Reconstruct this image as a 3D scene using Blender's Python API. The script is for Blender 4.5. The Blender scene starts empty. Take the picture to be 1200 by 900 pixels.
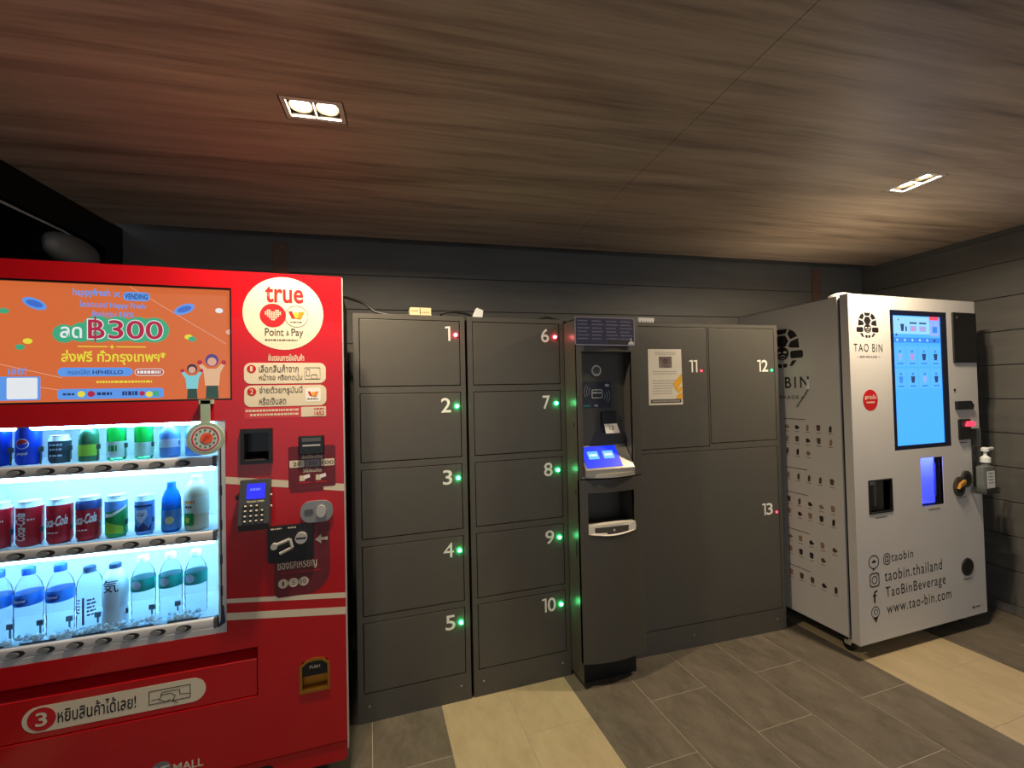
import bpy, bmesh, math, random
from mathutils import Vector, Matrix
random.seed(7)
SC = bpy.context.scene
COL = SC.collection
PI = math.pi

# ------------------------------------------------------------------ camera
F_PX, YAW, PITCH, ROLL, EYE = 518.0, .3115, .0205, -.0215, 1.42
fw = Vector((math.sin(YAW)*math.cos(PITCH), math.cos(YAW)*math.cos(PITCH), math.sin(PITCH)))
rt = Vector((math.cos(YAW), -math.sin(YAW), 0)); up = rt.cross(fw)
r2 = rt*math.cos(ROLL) + up*math.sin(ROLL); u2 = -rt*math.sin(ROLL) + up*math.cos(ROLL)
cd = bpy.data.cameras.new('camera'); cam = bpy.data.objects.new('camera', cd); COL.objects.link(cam)
cd.sensor_width = 36; cd.lens = 36*F_PX/1200; cd.clip_start = .02
m = Matrix((r2, u2, -fw)).transposed().to_4x4(); m.translation = (0, 0, EYE); cam.matrix_world = m
SC.camera = cam

# ------------------------------------------------------------------ world, exposure
w = bpy.data.worlds.new('world'); SC.world = w; w.use_nodes = True
w.node_tree.nodes['Background'].inputs[0].default_value = (.84, .9, 1, 1)
w.node_tree.nodes['Background'].inputs[1].default_value = .7
vs = SC.view_settings
vs.view_transform = 'Standard'; vs.look = 'None'; vs.gamma = 1; vs.use_curve_mapping = False
vs.exposure = 0.15
LAMP_W = 15.0          # watts of each downlight
LAMP_COL = (1, .80, .56)

# ------------------------------------------------------------------ materials
def lin(h):
    if not isinstance(h, str): return tuple(h)[:3]
    h = h.lstrip('#'); o = []
    for i in (0, 2, 4):
        c = int(h[i:i+2], 16)/255
        o.append(c/12.92 if c <= .04045 else ((c+.055)/1.055)**2.4)
    return tuple(o)
MATS = {}
def mat(name, col, rough=.5, metal=0, var=.06, scale=6, stretch=(1, 1, 1), bump=0, spec=.5, coat=0, emit=None, es=0):
    if name in MATS: return MATS[name]
    mt = bpy.data.materials.new(name); mt.use_nodes = True; nt = mt.node_tree; b = nt.nodes['Principled BSDF']
    c = lin(col)
    tc = nt.nodes.new('ShaderNodeTexCoord'); mp = nt.nodes.new('ShaderNodeMapping'); mp.inputs['Scale'].default_value = stretch
    no = nt.nodes.new('ShaderNodeTexNoise'); no.inputs['Scale'].default_value = scale; no.inputs['Detail'].default_value = 5
    rp = nt.nodes.new('ShaderNodeValToRGB')
    rp.color_ramp.elements[0].position = .3; rp.color_ramp.elements[1].position = .7
    rp.color_ramp.elements[0].color = tuple(x*(1-var) for x in c)+(1,); rp.color_ramp.elements[1].color = tuple(min(1, x*(1+var)) for x in c)+(1,)
    nt.links.new(tc.outputs['Object'], mp.inputs['Vector']); nt.links.new(mp.outputs[0], no.inputs['Vector'])
    nt.links.new(no.outputs['Fac'], rp.inputs['Fac']); nt.links.new(rp.outputs['Color'], b.inputs['Base Color'])
    b.inputs['Roughness'].default_value = rough; b.inputs['Metallic'].default_value = metal
    b.inputs['Specular IOR Level'].default_value = spec; b.inputs['Coat Weight'].default_value = coat
    if bump:
        bp = nt.nodes.new('ShaderNodeBump'); bp.inputs['Strength'].default_value = bump; bp.inputs['Distance'].default_value = .002
        nt.links.new(no.outputs['Fac'], bp.inputs['Height']); nt.links.new(bp.outputs[0], b.inputs['Normal'])
    if emit is not None:
        b.inputs['Emission Color'].default_value = lin(emit)+(1,); b.inputs['Emission Strength'].default_value = es
    MATS[name] = mt
    return mt
def lit(name, col, es):            # a backlit surface (screen, lamp)
    return mat(name, (.02, .02, .02), .3, var=0, emit=col, es=es)
def clear(name, tint, gloss=.12, body=.0, bodycol='#ffffff', rough=.05):   # thin clear plastic or glass
    if name in MATS: return MATS[name]
    mt = bpy.data.materials.new(name); mt.use_nodes = True; nt = mt.node_tree
    for n in list(nt.nodes): nt.nodes.remove(n)
    out = nt.nodes.new('ShaderNodeOutputMaterial')
    tr = nt.nodes.new('ShaderNodeBsdfTransparent'); tr.inputs[0].default_value = lin(tint)+(1,)
    gl = nt.nodes.new('ShaderNodeBsdfGlossy'); gl.inputs['Roughness'].default_value = rough
    df = nt.nodes.new('ShaderNodeBsdfDiffuse'); df.inputs[0].default_value = lin(bodycol)+(1,)
    lw = nt.nodes.new('ShaderNodeLayerWeight'); lw.inputs[0].default_value = gloss
    m1 = nt.nodes.new('ShaderNodeMixShader'); m1.inputs[0].default_value = body
    m2 = nt.nodes.new('ShaderNodeMixShader')
    nt.links.new(tr.outputs[0], m1.inputs[1]); nt.links.new(df.outputs[0], m1.inputs[2])
    nt.links.new(lw.outputs['Fresnel'], m2.inputs[0]); nt.links.new(m1.outputs[0], m2.inputs[1]); nt.links.new(gl.outputs[0], m2.inputs[2])
    nt.links.new(m2.outputs[0], out.inputs[0])
    MATS[name] = mt
    return mt
def wood_mat():
    mt = bpy.data.materials.new('ceiling_wood'); mt.use_nodes = True; nt = mt.node_tree; b = nt.nodes['Principled BSDF']; L = nt.links.new
    tc = nt.nodes.new('ShaderNodeTexCoord')
    def noise(sx, sy, sc, det, dist=0):
        mp = nt.nodes.new('ShaderNodeMapping'); mp.inputs['Scale'].default_value = (sx, sy, 1); L(tc.outputs['Object'], mp.inputs['Vector'])
        n = nt.nodes.new('ShaderNodeTexNoise'); n.inputs['Scale'].default_value = sc; n.inputs['Detail'].default_value = det
        n.inputs['Distortion'].default_value = dist; L(mp.outputs[0], n.inputs['Vector']); return n.outputs['Fac']
    g1 = noise(.5, 7, 2.2, 7, .6); g2 = noise(1.2, 26, 3, 5, .3); g3 = noise(.35, 2.2, 1.4, 3)
    def mth(op, a, bb):
        n = nt.nodes.new('ShaderNodeMath'); n.operation = op
        for i, v in enumerate((a, bb)):
            if isinstance(v, (int, float)): n.inputs[i].default_value = v
            else: L(v, n.inputs[i])
        return n.outputs[0]
    s = mth('ADD', mth('ADD', mth('MULTIPLY', g1, .5), mth('MULTIPLY', g2, .2)), mth('MULTIPLY', g3, .3))
    rp = nt.nodes.new('ShaderNodeValToRGB'); L(s, rp.inputs['Fac'])
    e = rp.color_ramp.elements
    e[0].position = .36; e[0].color = lin('#87776b')+(1,); e[1].position = .66; e[1].color = lin('#d6c6b3')+(1,)
    k = e.new(.5); k.color = lin('#b9a795')+(1,)
    L(rp.outputs[0], b.inputs['Base Color']); b.inputs['Roughness'].default_value = .42; b.inputs['Specular IOR Level'].default_value = .35
    return mt
def tile_mat(name, dark, light):
    mt = bpy.data.materials.new(name); mt.use_nodes = True; nt = mt.node_tree; b = nt.nodes['Principled BSDF']; L = nt.links.new
    tc = nt.nodes.new('ShaderNodeTexCoord'); oi = nt.nodes.new('ShaderNodeObjectInfo')
    ad = nt.nodes.new('ShaderNodeVectorMath'); ad.operation = 'ADD'; L(tc.outputs['Object'], ad.inputs[0])
    cx = nt.nodes.new('ShaderNodeCombineXYZ'); mu = nt.nodes.new('ShaderNodeMath'); mu.operation = 'MULTIPLY'; mu.inputs[1].default_value = 37
    L(oi.outputs['Random'], mu.inputs[0]); L(mu.outputs[0], cx.inputs[0]); L(mu.outputs[0], cx.inputs[2]); L(cx.outputs[0], ad.inputs[1])
    mp = nt.nodes.new('ShaderNodeMapping'); mp.inputs['Scale'].default_value = (2.4, 1.1, 1); mp.inputs['Rotation'].default_value = (0, 0, .6); L(ad.outputs[0], mp.inputs[0])
    n = nt.nodes.new('ShaderNodeTexNoise'); n.inputs['Scale'].default_value = 4; n.inputs['Detail'].default_value = 9; n.inputs['Roughness'].default_value = .75
    n.inputs['Distortion'].default_value = .35; L(mp.outputs[0], n.inputs['Vector'])
    rp = nt.nodes.new('ShaderNodeValToRGB'); L(n.outputs['Fac'], rp.inputs[0]); e = rp.color_ramp.elements
    e[0].position = .3; e[0].color = lin(dark)+(1,); e[1].position = .72; e[1].color = lin(light)+(1,)
    L(rp.outputs[0], b.inputs['Base Color']); b.inputs['Roughness'].default_value = .5; b.inputs['Specular IOR Level'].default_value = .35
    bp = nt.nodes.new('ShaderNodeBump'); bp.inputs['Strength'].default_value = .15; bp.inputs['Distance'].default_value = .002
    L(n.outputs['Fac'], bp.inputs['Height']); L(bp.outputs[0], b.inputs['Normal'])
    return mt

# ------------------------------------------------------------------ mesh helpers
class MB:
    def __init__(s): s.bm = bmesh.new()
    def face(s, vs_):
        try: return s.bm.faces.new(vs_)
        except ValueError: return None
    def box(s, x0, x1, y0, y1, z0, z1, bev=0, seg=2):
        t = bmesh.new()
        r = bmesh.ops.create_cube(t, size=1)
        for v in t.verts: v.co = Vector(((x0+x1)/2+v.co.x*(x1-x0), (y0+y1)/2+v.co.y*(y1-y0), (z0+z1)/2+v.co.z*(z1-z0)))
        if bev: bmesh.ops.bevel(t, geom=list(t.edges), offset=bev, segments=seg, affect='EDGES', profile=.5)
        s.add(t); return s
    def add(s, t, mtx=None):
        mp = {}
        for v in t.verts: mp[v] = s.bm.verts.new(mtx @ v.co if mtx else v.co)
        for f in t.faces: s.face([mp[v] for v in f.verts])
        t.free(); return s
    def prism(s, F, pts, d0, d1):           # outline pts (u,v) on face F, from depth d0 out to d1
        a = [s.bm.verts.new(F(u, v, d1)) for u, v in pts]; s.face(a)
        if d0 is not None:
            b = [s.bm.verts.new(F(u, v, d0)) for u, v in pts]; s.face(b[::-1])
            n = len(pts)
            for i in range(n): s.face([a[i], b[i], b[(i+1) % n], a[(i+1) % n]])
        return s
    def ring(s, F, pa, pb, d0, d1):         # band between two outlines of equal length
        n = len(pa)
        A = [[s.bm.verts.new(F(u, v, d)) for u, v in p] for p in (pa, pb) for d in (d0, d1)]
        o0, o1, i0, i1 = A
        for k in range(n):
            j = (k+1) % n
            s.face([o1[k], o1[j], i1[j], i1[k]]); s.face([o0[k], o0[j], o1[j], o1[k]]); s.face([i0[k], i0[j], i1[j], i1[k]])
        return s
    def lathe(s, cx, cy, prof, n=24, cap=True):  # prof (r,z)
        rows = [[s.bm.verts.new((cx+r*math.cos(2*PI*k/n), cy+r*math.sin(2*PI*k/n), z)) for k in range(n)] for r, z in prof]
        for a, b in zip(rows, rows[1:]):
            for k in range(n): s.face([a[k], a[(k+1) % n], b[(k+1) % n], b[k]])
        if cap: s.face(rows[0][::-1]); s.face(rows[-1])
        return s
    def tube(s, pts, r, n=8):
        pts = [Vector(p) for p in pts]; rows = []
        for i, p in enumerate(pts):
            d = (pts[min(i+1, len(pts)-1)]-pts[max(i-1, 0)]).normalized()
            a = d.cross(Vector((0, 0, 1)))
            if a.length < .1: a = d.cross(Vector((1, 0, 0)))
            a.normalize(); b = d.cross(a)
            rows.append([s.bm.verts.new(p+a*r*math.cos(2*PI*k/n)+b*r*math.sin(2*PI*k/n)) for k in range(n)])
        for a, b in zip(rows, rows[1:]):
            for k in range(n): s.face([a[k], a[(k+1) % n], b[(k+1) % n], b[k]])
        s.face(rows[0][::-1]); s.face(rows[-1]); return s
    def cyl(s, p0, p1, r0, r1=None, n=20):
        r1 = r0 if r1 is None else r1
        p0, p1 = Vector(p0), Vector(p1); d = (p1-p0).normalized(); a = d.cross(Vector((0, 0, 1)))
        if a.length < .1: a = d.cross(Vector((1, 0, 0)))
        a.normalize(); b = d.cross(a); R = []
        for p, r in ((p0, r0), (p1, r1)): R.append([s.bm.verts.new(p+a*r*math.cos(2*PI*k/n)+b*r*math.sin(2*PI*k/n)) for k in range(n)])
        for k in range(n): s.face([R[0][k], R[0][(k+1) % n], R[1][(k+1) % n], R[1][k]])
        s.face(R[0][::-1]); s.face(R[1]); return s
    def grid(s, F, u0, u1, v0, v1, holes, depth, ucuts=()):   # sheet with rectangular holes, rims of the given depth
        us = sorted({round(x, 5) for x in [u0, u1]+[h[i] for h in holes for i in (0, 1)]+list(ucuts) if u0 <= x <= u1})
        vs_ = sorted({round(x, 5) for x in [v0, v1]+[h[i] for h in holes for i in (2, 3)] if v0 <= x <= v1})
        solid = lambda i, j: 0 <= i < len(us)-1 and 0 <= j < len(vs_)-1 and not any(h[0]-1e-4 < (us[i]+us[i+1])/2 < h[1]+1e-4 and h[2]-1e-4 < (vs_[j]+vs_[j+1])/2 < h[3]+1e-4 for h in holes)
        V = {}
        def g(i, j, d):
            if (i, j, d) not in V: V[(i, j, d)] = s.bm.verts.new(F(us[i], vs_[j], 0 if d == 0 else -depth))
            return V[(i, j, d)]
        for i in range(len(us)-1):
            for j in range(len(vs_)-1):
                if not solid(i, j): continue
                s.face([g(i, j, 0), g(i+1, j, 0), g(i+1, j+1, 0), g(i, j+1, 0)])
                s.face([g(i, j+1, 1), g(i+1, j+1, 1), g(i+1, j, 1), g(i, j, 1)])
                for (di, dj, a, b) in ((-1, 0, (i, j), (i, j+1)), (1, 0, (i+1, j), (i+1, j+1)), (0, -1, (i, j), (i+1, j)), (0, 1, (i, j+1), (i+1, j+1))):
                    if not solid(i+di, j+dj): s.face([g(*a, 0), g(*b, 0), g(*b, 1), g(*a, 1)])
        return s
    def build(s, name, mt, parent=None, label=None, smooth=False, kind=None):
        bmesh.ops.remove_doubles(s.bm, verts=list(s.bm.verts), dist=1e-6)
        bmesh.ops.recalc_face_normals(s.bm, faces=list(s.bm.faces))
        off = Vector(OFF.get(parent.name, (0, 0, 0))) if parent else Vector((0, 0, 0))
        for v in s.bm.verts: v.co -= off
        me = bpy.data.meshes.new(name); s.bm.to_mesh(me); s.bm.free()
        if smooth:
            for p in me.polygons: p.use_smooth = True
            me.set_sharp_from_angle(angle=math.radians(38))
        me.materials.append(mt)
        o = bpy.data.objects.new(name, me); COL.objects.link(o)
        if parent: o.parent = parent; OFF[o.name] = tuple(off)
        if label: o['label'] = label
        if kind: o['kind'] = kind
        return o
OFF = {}
def thing(name, label, cat, loc=(0, 0, 0), rz=0, group=None, local=False):
    o = bpy.data.objects.new(name, None); COL.objects.link(o); o.location = loc; o.rotation_euler = (0, 0, rz); o.empty_display_size = .05
    o['label'] = label; o['category'] = cat
    if group: o['group'] = group
    OFF[o.name] = (0, 0, 0) if local else tuple(loc)
    return o
def tag(o, label, cat, group=None):
    o['label'] = label; o['category'] = cat
    if group: o['group'] = group
    return o
def copy_tree(o, parent=None):
    c = o.copy(); COL.objects.link(c)
    if parent: c.parent = parent
    for ch in list(o.children): copy_tree(ch, c)
    return c
def front(y): return lambda u, v, d: (u, y-d, v)                # a face that looks towards -Y
def left(x): return lambda u, v, d: (x-d, -u, v)                # a face that looks towards -X (u = -y)
def barrel(cx, cy, r):
    f = lambda u, v, d: (cx+(r+d)*math.sin(u/r), cy-(r+d)*math.cos(u/r), v)
    f.curved = True
    return f
def slices(bm, step=.004):               # cut a flat outline into narrow strips so that it can follow a curved surface
    us_ = [v.co.x for v in bm.verts]; n_ = int(math.ceil((max(us_)-min(us_))/step)); a_ = min(us_)
    for i_ in range(1, n_):
        bmesh.ops.bisect_plane(bm, geom=list(bm.verts)+list(bm.edges)+list(bm.faces), plane_co=(a_+i_*step, 0, 0), plane_no=(1, 0, 0), dist=1e-7)
def ell(cx, cz, rx, rz=None, n=28, a0=0, a1=2*PI):
    rz = rx if rz is None else rz
    k = n if abs(a1-a0-2*PI) < 1e-6 else n+1
    return [(cx+rx*math.cos(a0+(a1-a0)*i/n), cz+rz*math.sin(a0+(a1-a0)*i/n)) for i in range(k)]
def rrect(u0, u1, v0, v1, r, n=5):
    r = min(r, (u1-u0)/2-1e-5, (v1-v0)/2-1e-5); o = []
    for cx, cy, a in ((u1-r, v1-r, 0), (u0+r, v1-r, PI/2), (u0+r, v0+r, PI), (u1-r, v0+r, 1.5*PI)):
        o += [(cx+r*math.cos(a+PI/2*i/n), cy+r*math.sin(a+PI/2*i/n)) for i in range(n+1)]
    return o
def flat(name, F, pts, d, mt, parent, th=.0005, label=None):     # a flat print or sticker
    if getattr(F, 'curved', False):
        mb = MB(); mb.face([mb.bm.verts.new((u, v, 0)) for u, v in pts]); slices(mb.bm)
        for v in mb.bm.verts: v.co = Vector(F(v.co.x, v.co.y, d))
        return mb.build(name, mt, parent, label)
    return MB().prism(F, pts, d-th, d).build(name, mt, parent, label)
def lettering(parent, F, text, u0, u1, v0, v1, d, mt, bold=0, shear=0, name='lettering', spacing=1, rot=False, slope=0, res=4):
    cu = bpy.data.curves.new(name, 'FONT'); cu.body = text; cu.offset = bold; cu.shear = shear; cu.resolution_u = res
    cu.space_character = spacing
    ob = bpy.data.objects.new(name, cu); me = bpy.data.meshes.new_from_object(ob)
    bpy.data.objects.remove(ob); bpy.data.curves.remove(cu)
    bm = bmesh.new(); bm.from_mesh(me); bpy.data.meshes.remove(me)
    bmesh.ops.triangulate(bm, faces=list(bm.faces))
    if rot:
        for v in bm.verts: v.co = Vector((-v.co.y, v.co.x, 0))
    xs = [v.co.x for v in bm.verts]; ys = [v.co.y for v in bm.verts]
    ax, bx, ay, by = min(xs), max(xs), min(ys), max(ys)
    off = Vector(OFF.get(parent.name, (0, 0, 0)))
    for v in bm.verts:
        u = u0+(v.co.x-ax)/(bx-ax)*(u1-u0); q = v0+(v.co.y-ay)/max(by-ay, 1e-6)*(v1-v0)
        v.co = Vector((u, q+slope*(u-u0), 0))
    if getattr(F, 'curved', False): slices(bm)
    for v in bm.verts: v.co = Vector(F(v.co.x, v.co.y, d))-off
    me = bpy.data.meshes.new(name); bm.to_mesh(me); bm.free(); me.materials.append(mt)
    o = bpy.data.objects.new(name, me); COL.objects.link(o); o.parent = parent; OFF[o.name] = tuple(off)
    return o
def pseudo(parent, F, u0, u1, v, h, d, mt, seed=0, name='fine_print'):   # a row of tiny unreadable print
    r = random.Random(seed); mb = MB(); u = u0
    while u < u1-.002:
        l = min(r.uniform(.004, .012), u1-u)
        mb.prism(F, [(u, v-h/2), (u+l, v-h/2), (u+l, v+h/2), (u, v+h/2)], None, d); u += l+.0022
    return mb.build(name, mt, parent)

# ------------------------------------------------------------------ room frame (the walls stand a little askew to the machines)
PHI = math.radians(4.7); RO = (1.2, 2.72, 0)
CEIL = 2.355; UL, UR, VB = -2.48, 2.60, -5.2
def room(o): o.location = RO; o.rotation_euler = (0, 0, -PHI); return o
def rpt(u, v, z): return (RO[0]+u*math.cos(PHI)+v*math.sin(PHI), RO[1]-u*math.sin(PHI)+v*math.cos(PHI), z)
def struct(o): o['kind'] = 'structure'; return o
def child(name, mb, mt, par): o = mb.build(name, mt); o.parent = par; return o

M_wood = wood_mat()
M_black = mat('matt_black', '#0b0b0c', .5)
M_slab = mat('bare_slab_grey', '#5a5a58', .8)
M_wall = mat('wall_boards_grey', '#62625f', .6, var=.10, scale=3, stretch=(1, 1, 6), bump=.1)
M_batten = mat('batten_brown', '#6b5446', .55)

# ceiling: big laminate panels with fine joints, holes for the downlights
ceil = room(MB().box(UL-.1, UR+.1, VB, .1, CEIL+.13, CEIL+.16).build('ceiling', M_slab)); struct(ceil)
LAMPS = [(-1.259, -1.28, 0), (1.335, -1.255, PI/2)]
def hole_of(u, v, a):
    hx, hy = (.097, .062) if a == 0 else (.062, .097)
    return (u-hx+.004, u+hx-.004, v-hy+.004, v+hy-.004)
us = [UL, .01, 2.45, UR]; vs_ = [-.10, -1.32, -2.54, -3.76, VB]
vs_ = [-.10, -2.54, VB]
for i in range(len(us)-1):
    for j in range(len(vs_)-1):
        a, b, c, d = us[i]+.0012, us[i+1]-.0012, vs_[j+1]+.0012, vs_[j]-.0012
        hs = [hole_of(*l) for l in LAMPS if a < l[0] < b and c < l[1] < d]
        mb = MB(); mb.grid(lambda u, v, dd: (u, v, CEIL-dd), a, b, c, d, hs, .012)
        child('ceiling_panel', mb, M_wood, ceil)
# back wall with boards, battens
wb = room(MB().box(UL-.2, UR+.2, .012, .1, 0, CEIL+.13).build('wall_back', M_wall)); struct(wb)
G0, GP = .062, .2095
child('lower_lining', MB().box(UL, UR, 0, .012, 0, G0+GP*8-.002), M_wall, wb)
for k in range(8, 11):
    z0 = G0+GP*k; z1 = min(z0+GP, CEIL+.02)
    child('wall_board', MB().box(UL, UR, 0, .012, z0+.002, z1-.002, .0015, 1), M_wall, wb)
for u0, u1 in ((-1.731, -1.649), (2.10, 2.18)):
    child('batten', MB().box(u0, u1, -.008, 0, 1.0, CEIL-.02), M_batten, wb)
child('screw', MB().cyl((-1.68, -.010, 2.30), (-1.68, -.008, 2.30), .004), mat('screw_steel', '#c9c9c9', .3, 1), wb)
# right wall
wr = room(MB().box(UR+.012, UR+.1, VB, .2, 0, CEIL+.13).build('wall_right', M_wall)); struct(wr)
for k in range(-1, 11):
    z0 = max(0, G0+GP*k); z1 = min(G0+GP*(k+1), CEIL-.03)
    for v0, v1 in ((-2.6, 0), (VB, -2.6)):
        child('wall_board', MB().box(UR, UR+.012, v0+.001, v1-.001, z0+.0025, z1-.0025, .0015, 1), M_wall, wr)
# left wall: dark post, beam and a dark glass light with a bright edge trim
wl = room(MB().box(UL-.3, UL-.25, VB, .2, 0, CEIL+.13).build('wall_left', M_black)); struct(wl)
child('beam', MB().box(UL-.25, UL, VB, 0, 2.215, CEIL+.005), mat('beam_black', '#0d0c0c', .35), wl)
child('post', MB().box(UL-.25, UL, -.14, .0, 0, 2.215), mat('post_gloss_black', '#0c0a0a', .15), wl)
child('lower_panel', MB().box(UL-.25, UL, VB, -.14, 0, 1.2), M_black, wl)
win = room(MB().box(UL-.03, UL-.022, VB+.2, -.14, 1.2, 2.215).build('window_1', clear('dark_glass', '#7d878b', .2))); struct(win)
arc = [(UL-.012, -4.9, 2.2)] + [(UL-.012, -.40+.24*math.sin(t), 1.96+.24*math.cos(t)) for t in [PI/2*i/8 for i in range(9)]] + [(UL-.012, -.16, 1.25)]
child('edge_trim', MB().tube(arc, .005, 6), mat('trim_pale_steel', '#d4d8da', .35, .2), win)
rc_ = MB(); tt = bmesh.new(); bmesh.ops.create_uvsphere(tt, u_segments=24, v_segments=14, radius=1)
for v_ in tt.verts: v_.co = Vector((v_.co.x*.06, v_.co.y*.16, (abs(v_.co.z)**.7)*math.copysign(.07, v_.co.z)))
rc_.add(tt); gh = room(rc_.build('grey_form', mat('form_grey', '#5a5e61', .5), smooth=True)); tag(gh, 'grey rounded form set against the dark glass under the black beam', 'cover'); gh.location = rpt(UL-.005, -.36, 2.12)  # unidentified grey form, its fixing to the glass is made up
child('ledge', MB().box(UL-.249, UL-.035, -4.9, -.141, 2.02, 2.049), M_black, wl)
# floor: slab of grout with slate tiles, beige bands
M_grout = mat('grout', '#a89f8d', .8)
flo = MB().box(-1.6, 4.1, -4.2, 2.95, -.06, -.0012).build('floor', M_grout); struct(flo)
M_slate = tile_mat('slate_tile', '#575046', '#7c7466'); M_beige = tile_mat('beige_tile', '#a89878', '#bfae8c')
TW, TL = .3033, .605
def tile_mesh(wd, ln, mt):
    o = MB().box(-wd/2, wd/2, -ln/2, ln/2, -.012, 0, .0008, 1); return o
proto = {}
for k in range(-5, 13):
    x0 = -.01+TW*k; beige = k % 7 in (1, 2)
    y = 2.9-.60+ (.145 if k % 2 == 0 else .45) - .6*8
    ya = (1.765 if k % 2 == 0 else 1.465)
    ys = [ya+TL*j for j in range(-6, 3)]
    for a, b in zip(ys, ys[1:]):
        if a > 2.9: continue
        b2 = min(b, 2.95); key = (beige, round(b2-a, 3))
        if key not in proto:
            o = tile_mesh(TW-.003, b2-a-.003, None).build('floor_tile', M_beige if beige else M_slate); proto[key] = o; c = o
        else:
            c = proto[key].copy(); COL.objects.link(c)
        c.parent = flo; c.location = (x0+TW/2, (a+b2)/2, 0)

# ------------------------------------------------------------------ recessed twin downlights
M_lampframe = mat('lamp_frame_white', '#efe9df', .45); M_reflector = mat('reflector', '#8a806c', .3, .8)
M_bulb = lit('bulb_glow', (1, .86, .62), 14)
LAB = ['square-edged twin recessed downlight over the red vending machine', 'twin recessed downlight in the ceiling near the white coffee machine']
for (u, v, a), lb in zip(LAMPS, LAB):
    t = thing('ceiling_downlight', lb, 'ceiling light', rpt(u, v, CEIL), -PHI+a, 'recessed twin downlights', local=True)
    Fz = lambda uu, vv, dd: (uu, vv, -dd)
    MB().grid(Fz, -.097, .097, -.062, .062, [(-.078, -.003, -.041, .041), (.003, .078, -.041, .041)], .004).build('frame', M_lampframe, t)
    hs = MB()
    for sx in (-1, 1):
        x0, x1 = sorted((sx*.003, sx*.078))
        hs.box(x0-.0015, x0, -.041, .041, .002, .045).box(x1, x1+.0015, -.041, .041, .002, .045).box(x0, x1, -.0425, -.041, .002, .045).box(x0, x1, .041, .0425, .002, .045).box(x0, x1, -.041, .041, .045, .047)
    hs.build('housing', mat('housing_grey', '#2c2822', .6, 0), t)
    for sx in (-1, 1):
        cx = sx*.0405
        h = MB().lathe(cx, 0, [(.036, .010), (.033, .020), (.028, .032), (.0365, .034), (.0365, .010)], 24, False).build('lamp_ring', M_reflector, t, smooth=True)
        MB().lathe(cx, 0, [(.001, .012), (.018, .013), (.0275, .020), (.029, .032)], 24, True).build('bulb', M_bulb, t, smooth=True)
        ld = bpy.data.lights.new('downlight_beam', 'AREA'); ld.shape = 'DISK'; ld.size = .055; ld.energy = LAMP_W; ld.color = LAMP_COL
        lo = bpy.data.objects.new('downlight_beam', ld); COL.objects.link(lo); lo.parent = t; lo.location = (cx, 0, .008)

# ================================================================== red drinks vending machine
M_red = mat('vending_red', '#ba0a16', .28, var=.03, coat=.3)
M_cream = mat('sticker_cream', '#e0d5bc', .5, var=.02); M_white = mat('print_white', '#f5f3ee', .5, var=.02)
M_redp = mat('print_red', '#c4161f', .5, var=.03); M_greyp = mat('print_grey', '#55504a', .5, var=.03)
M_maroon = mat('label_maroon', '#6a1a26', .45, var=.04); M_orange = mat('print_orange', '#ee8a1e', .5, var=.03)
M_ink = mat('print_black', '#17161a', .5, var=.03)
M_blackp = mat('black_plastic', '#151517', .35); M_greyplastic = mat('grey_plastic', '#55575a', .4)
M_steel = mat('brushed_steel', '#c4c1b8', .35, .4, stretch=(1, 1, 20)); M_gold = mat('brass_plate', '#b98a3a', .35, .9)
VX0, VX1, VY = -1.285, -.098, 1.80
vm = thing('vending_machine', 'red drinks vending machine with glowing display window and advert screen', 'vending machine', ((VX0+VX1)/2, VY, 0))
FV = front(VY)
cb = MB()
cb.box(VX0+.01, VX0+.03, VY+.05, 2.48, .06, 1.87).box(VX1-.03, VX1-.012, VY+.05, 2.48, .06, 1.87).box(VX0+.01, VX1-.012, 2.46, 2.48, .06, 1.87)
cb.box(VX0+.01, VX1-.012, VY+.05, 2.48, 1.85, 1.87).box(VX0+.01, VX1-.012, VY+.05, 2.48, .06, .08).box(-.47, -.455, VY+.05, 2.46, .08, 1.85)
cb.build('cabinet', mat('cabinet_black', '#121214', .45), vm)
WX0, WX1, WZ0, WZ1 = -1.235, -.488, .606, 1.345          # display window
SX0, SX1, SZ0, SZ1 = -1.16, -.466, 1.417, 1.816           # advert screen
TX0, TX1, TZ0, TZ1 = -1.235, -.393, .364, .538            # delivery flap
door = MB().grid(FV, VX0, VX1, .135, 1.878, [(WX0, WX1, WZ0, WZ1), (SX0, SX1, SZ0, SZ1), (TX0, TX1, TZ0, TZ1), (-.434, -.343, 1.191, 1.306), (-.252, -.162, .345, .452)], .05).build('door_panel', M_red, vm)
ed = MB().box(VX1, VX1+.004, VY+.004, VY+.05, .10, 1.876).build('door_edge_trim', mat('trim_pale', '#d8cfc8', .35, .3), vm)
kp = MB().prism(FV, [(VX0, .062), (-1.1, .062), (-1.04, .110), (-.36, .110), (-.305, .062), (VX1-.006, .062), (VX1, .085), (VX1, .100), (VX1-.0, .130), (VX0, .130)], -.06, -.004).build('kick_plate', M_red, vm)
for fx in (VX0+.12, VX1-.12):
    for fy in (VY+.12, 2.4): MB().cyl((fx, fy, 0), (fx, fy, .062), .022, .018).build('levelling_foot', M_blackp, vm)
MB().box(VX0+.05, VX1-.05, VY+.14, VY+.16, .0, .06).build('plinth', M_black, vm)
# stripes
for nm, p in (('stripe', [(-.488, 1.122), (VX1, 1.063), (VX1, 1.090), (-.488, 1.147)]), ('stripe', [(-.488, .705), (VX1, .662), (VX1, .682), (-.488, .720)]), ('stripe', [(-.488, .646), (VX1, .601), (VX1, .628), (-.488, .671)])):
    flat(nm, FV, p, .0002, M_cream, vm)

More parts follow.
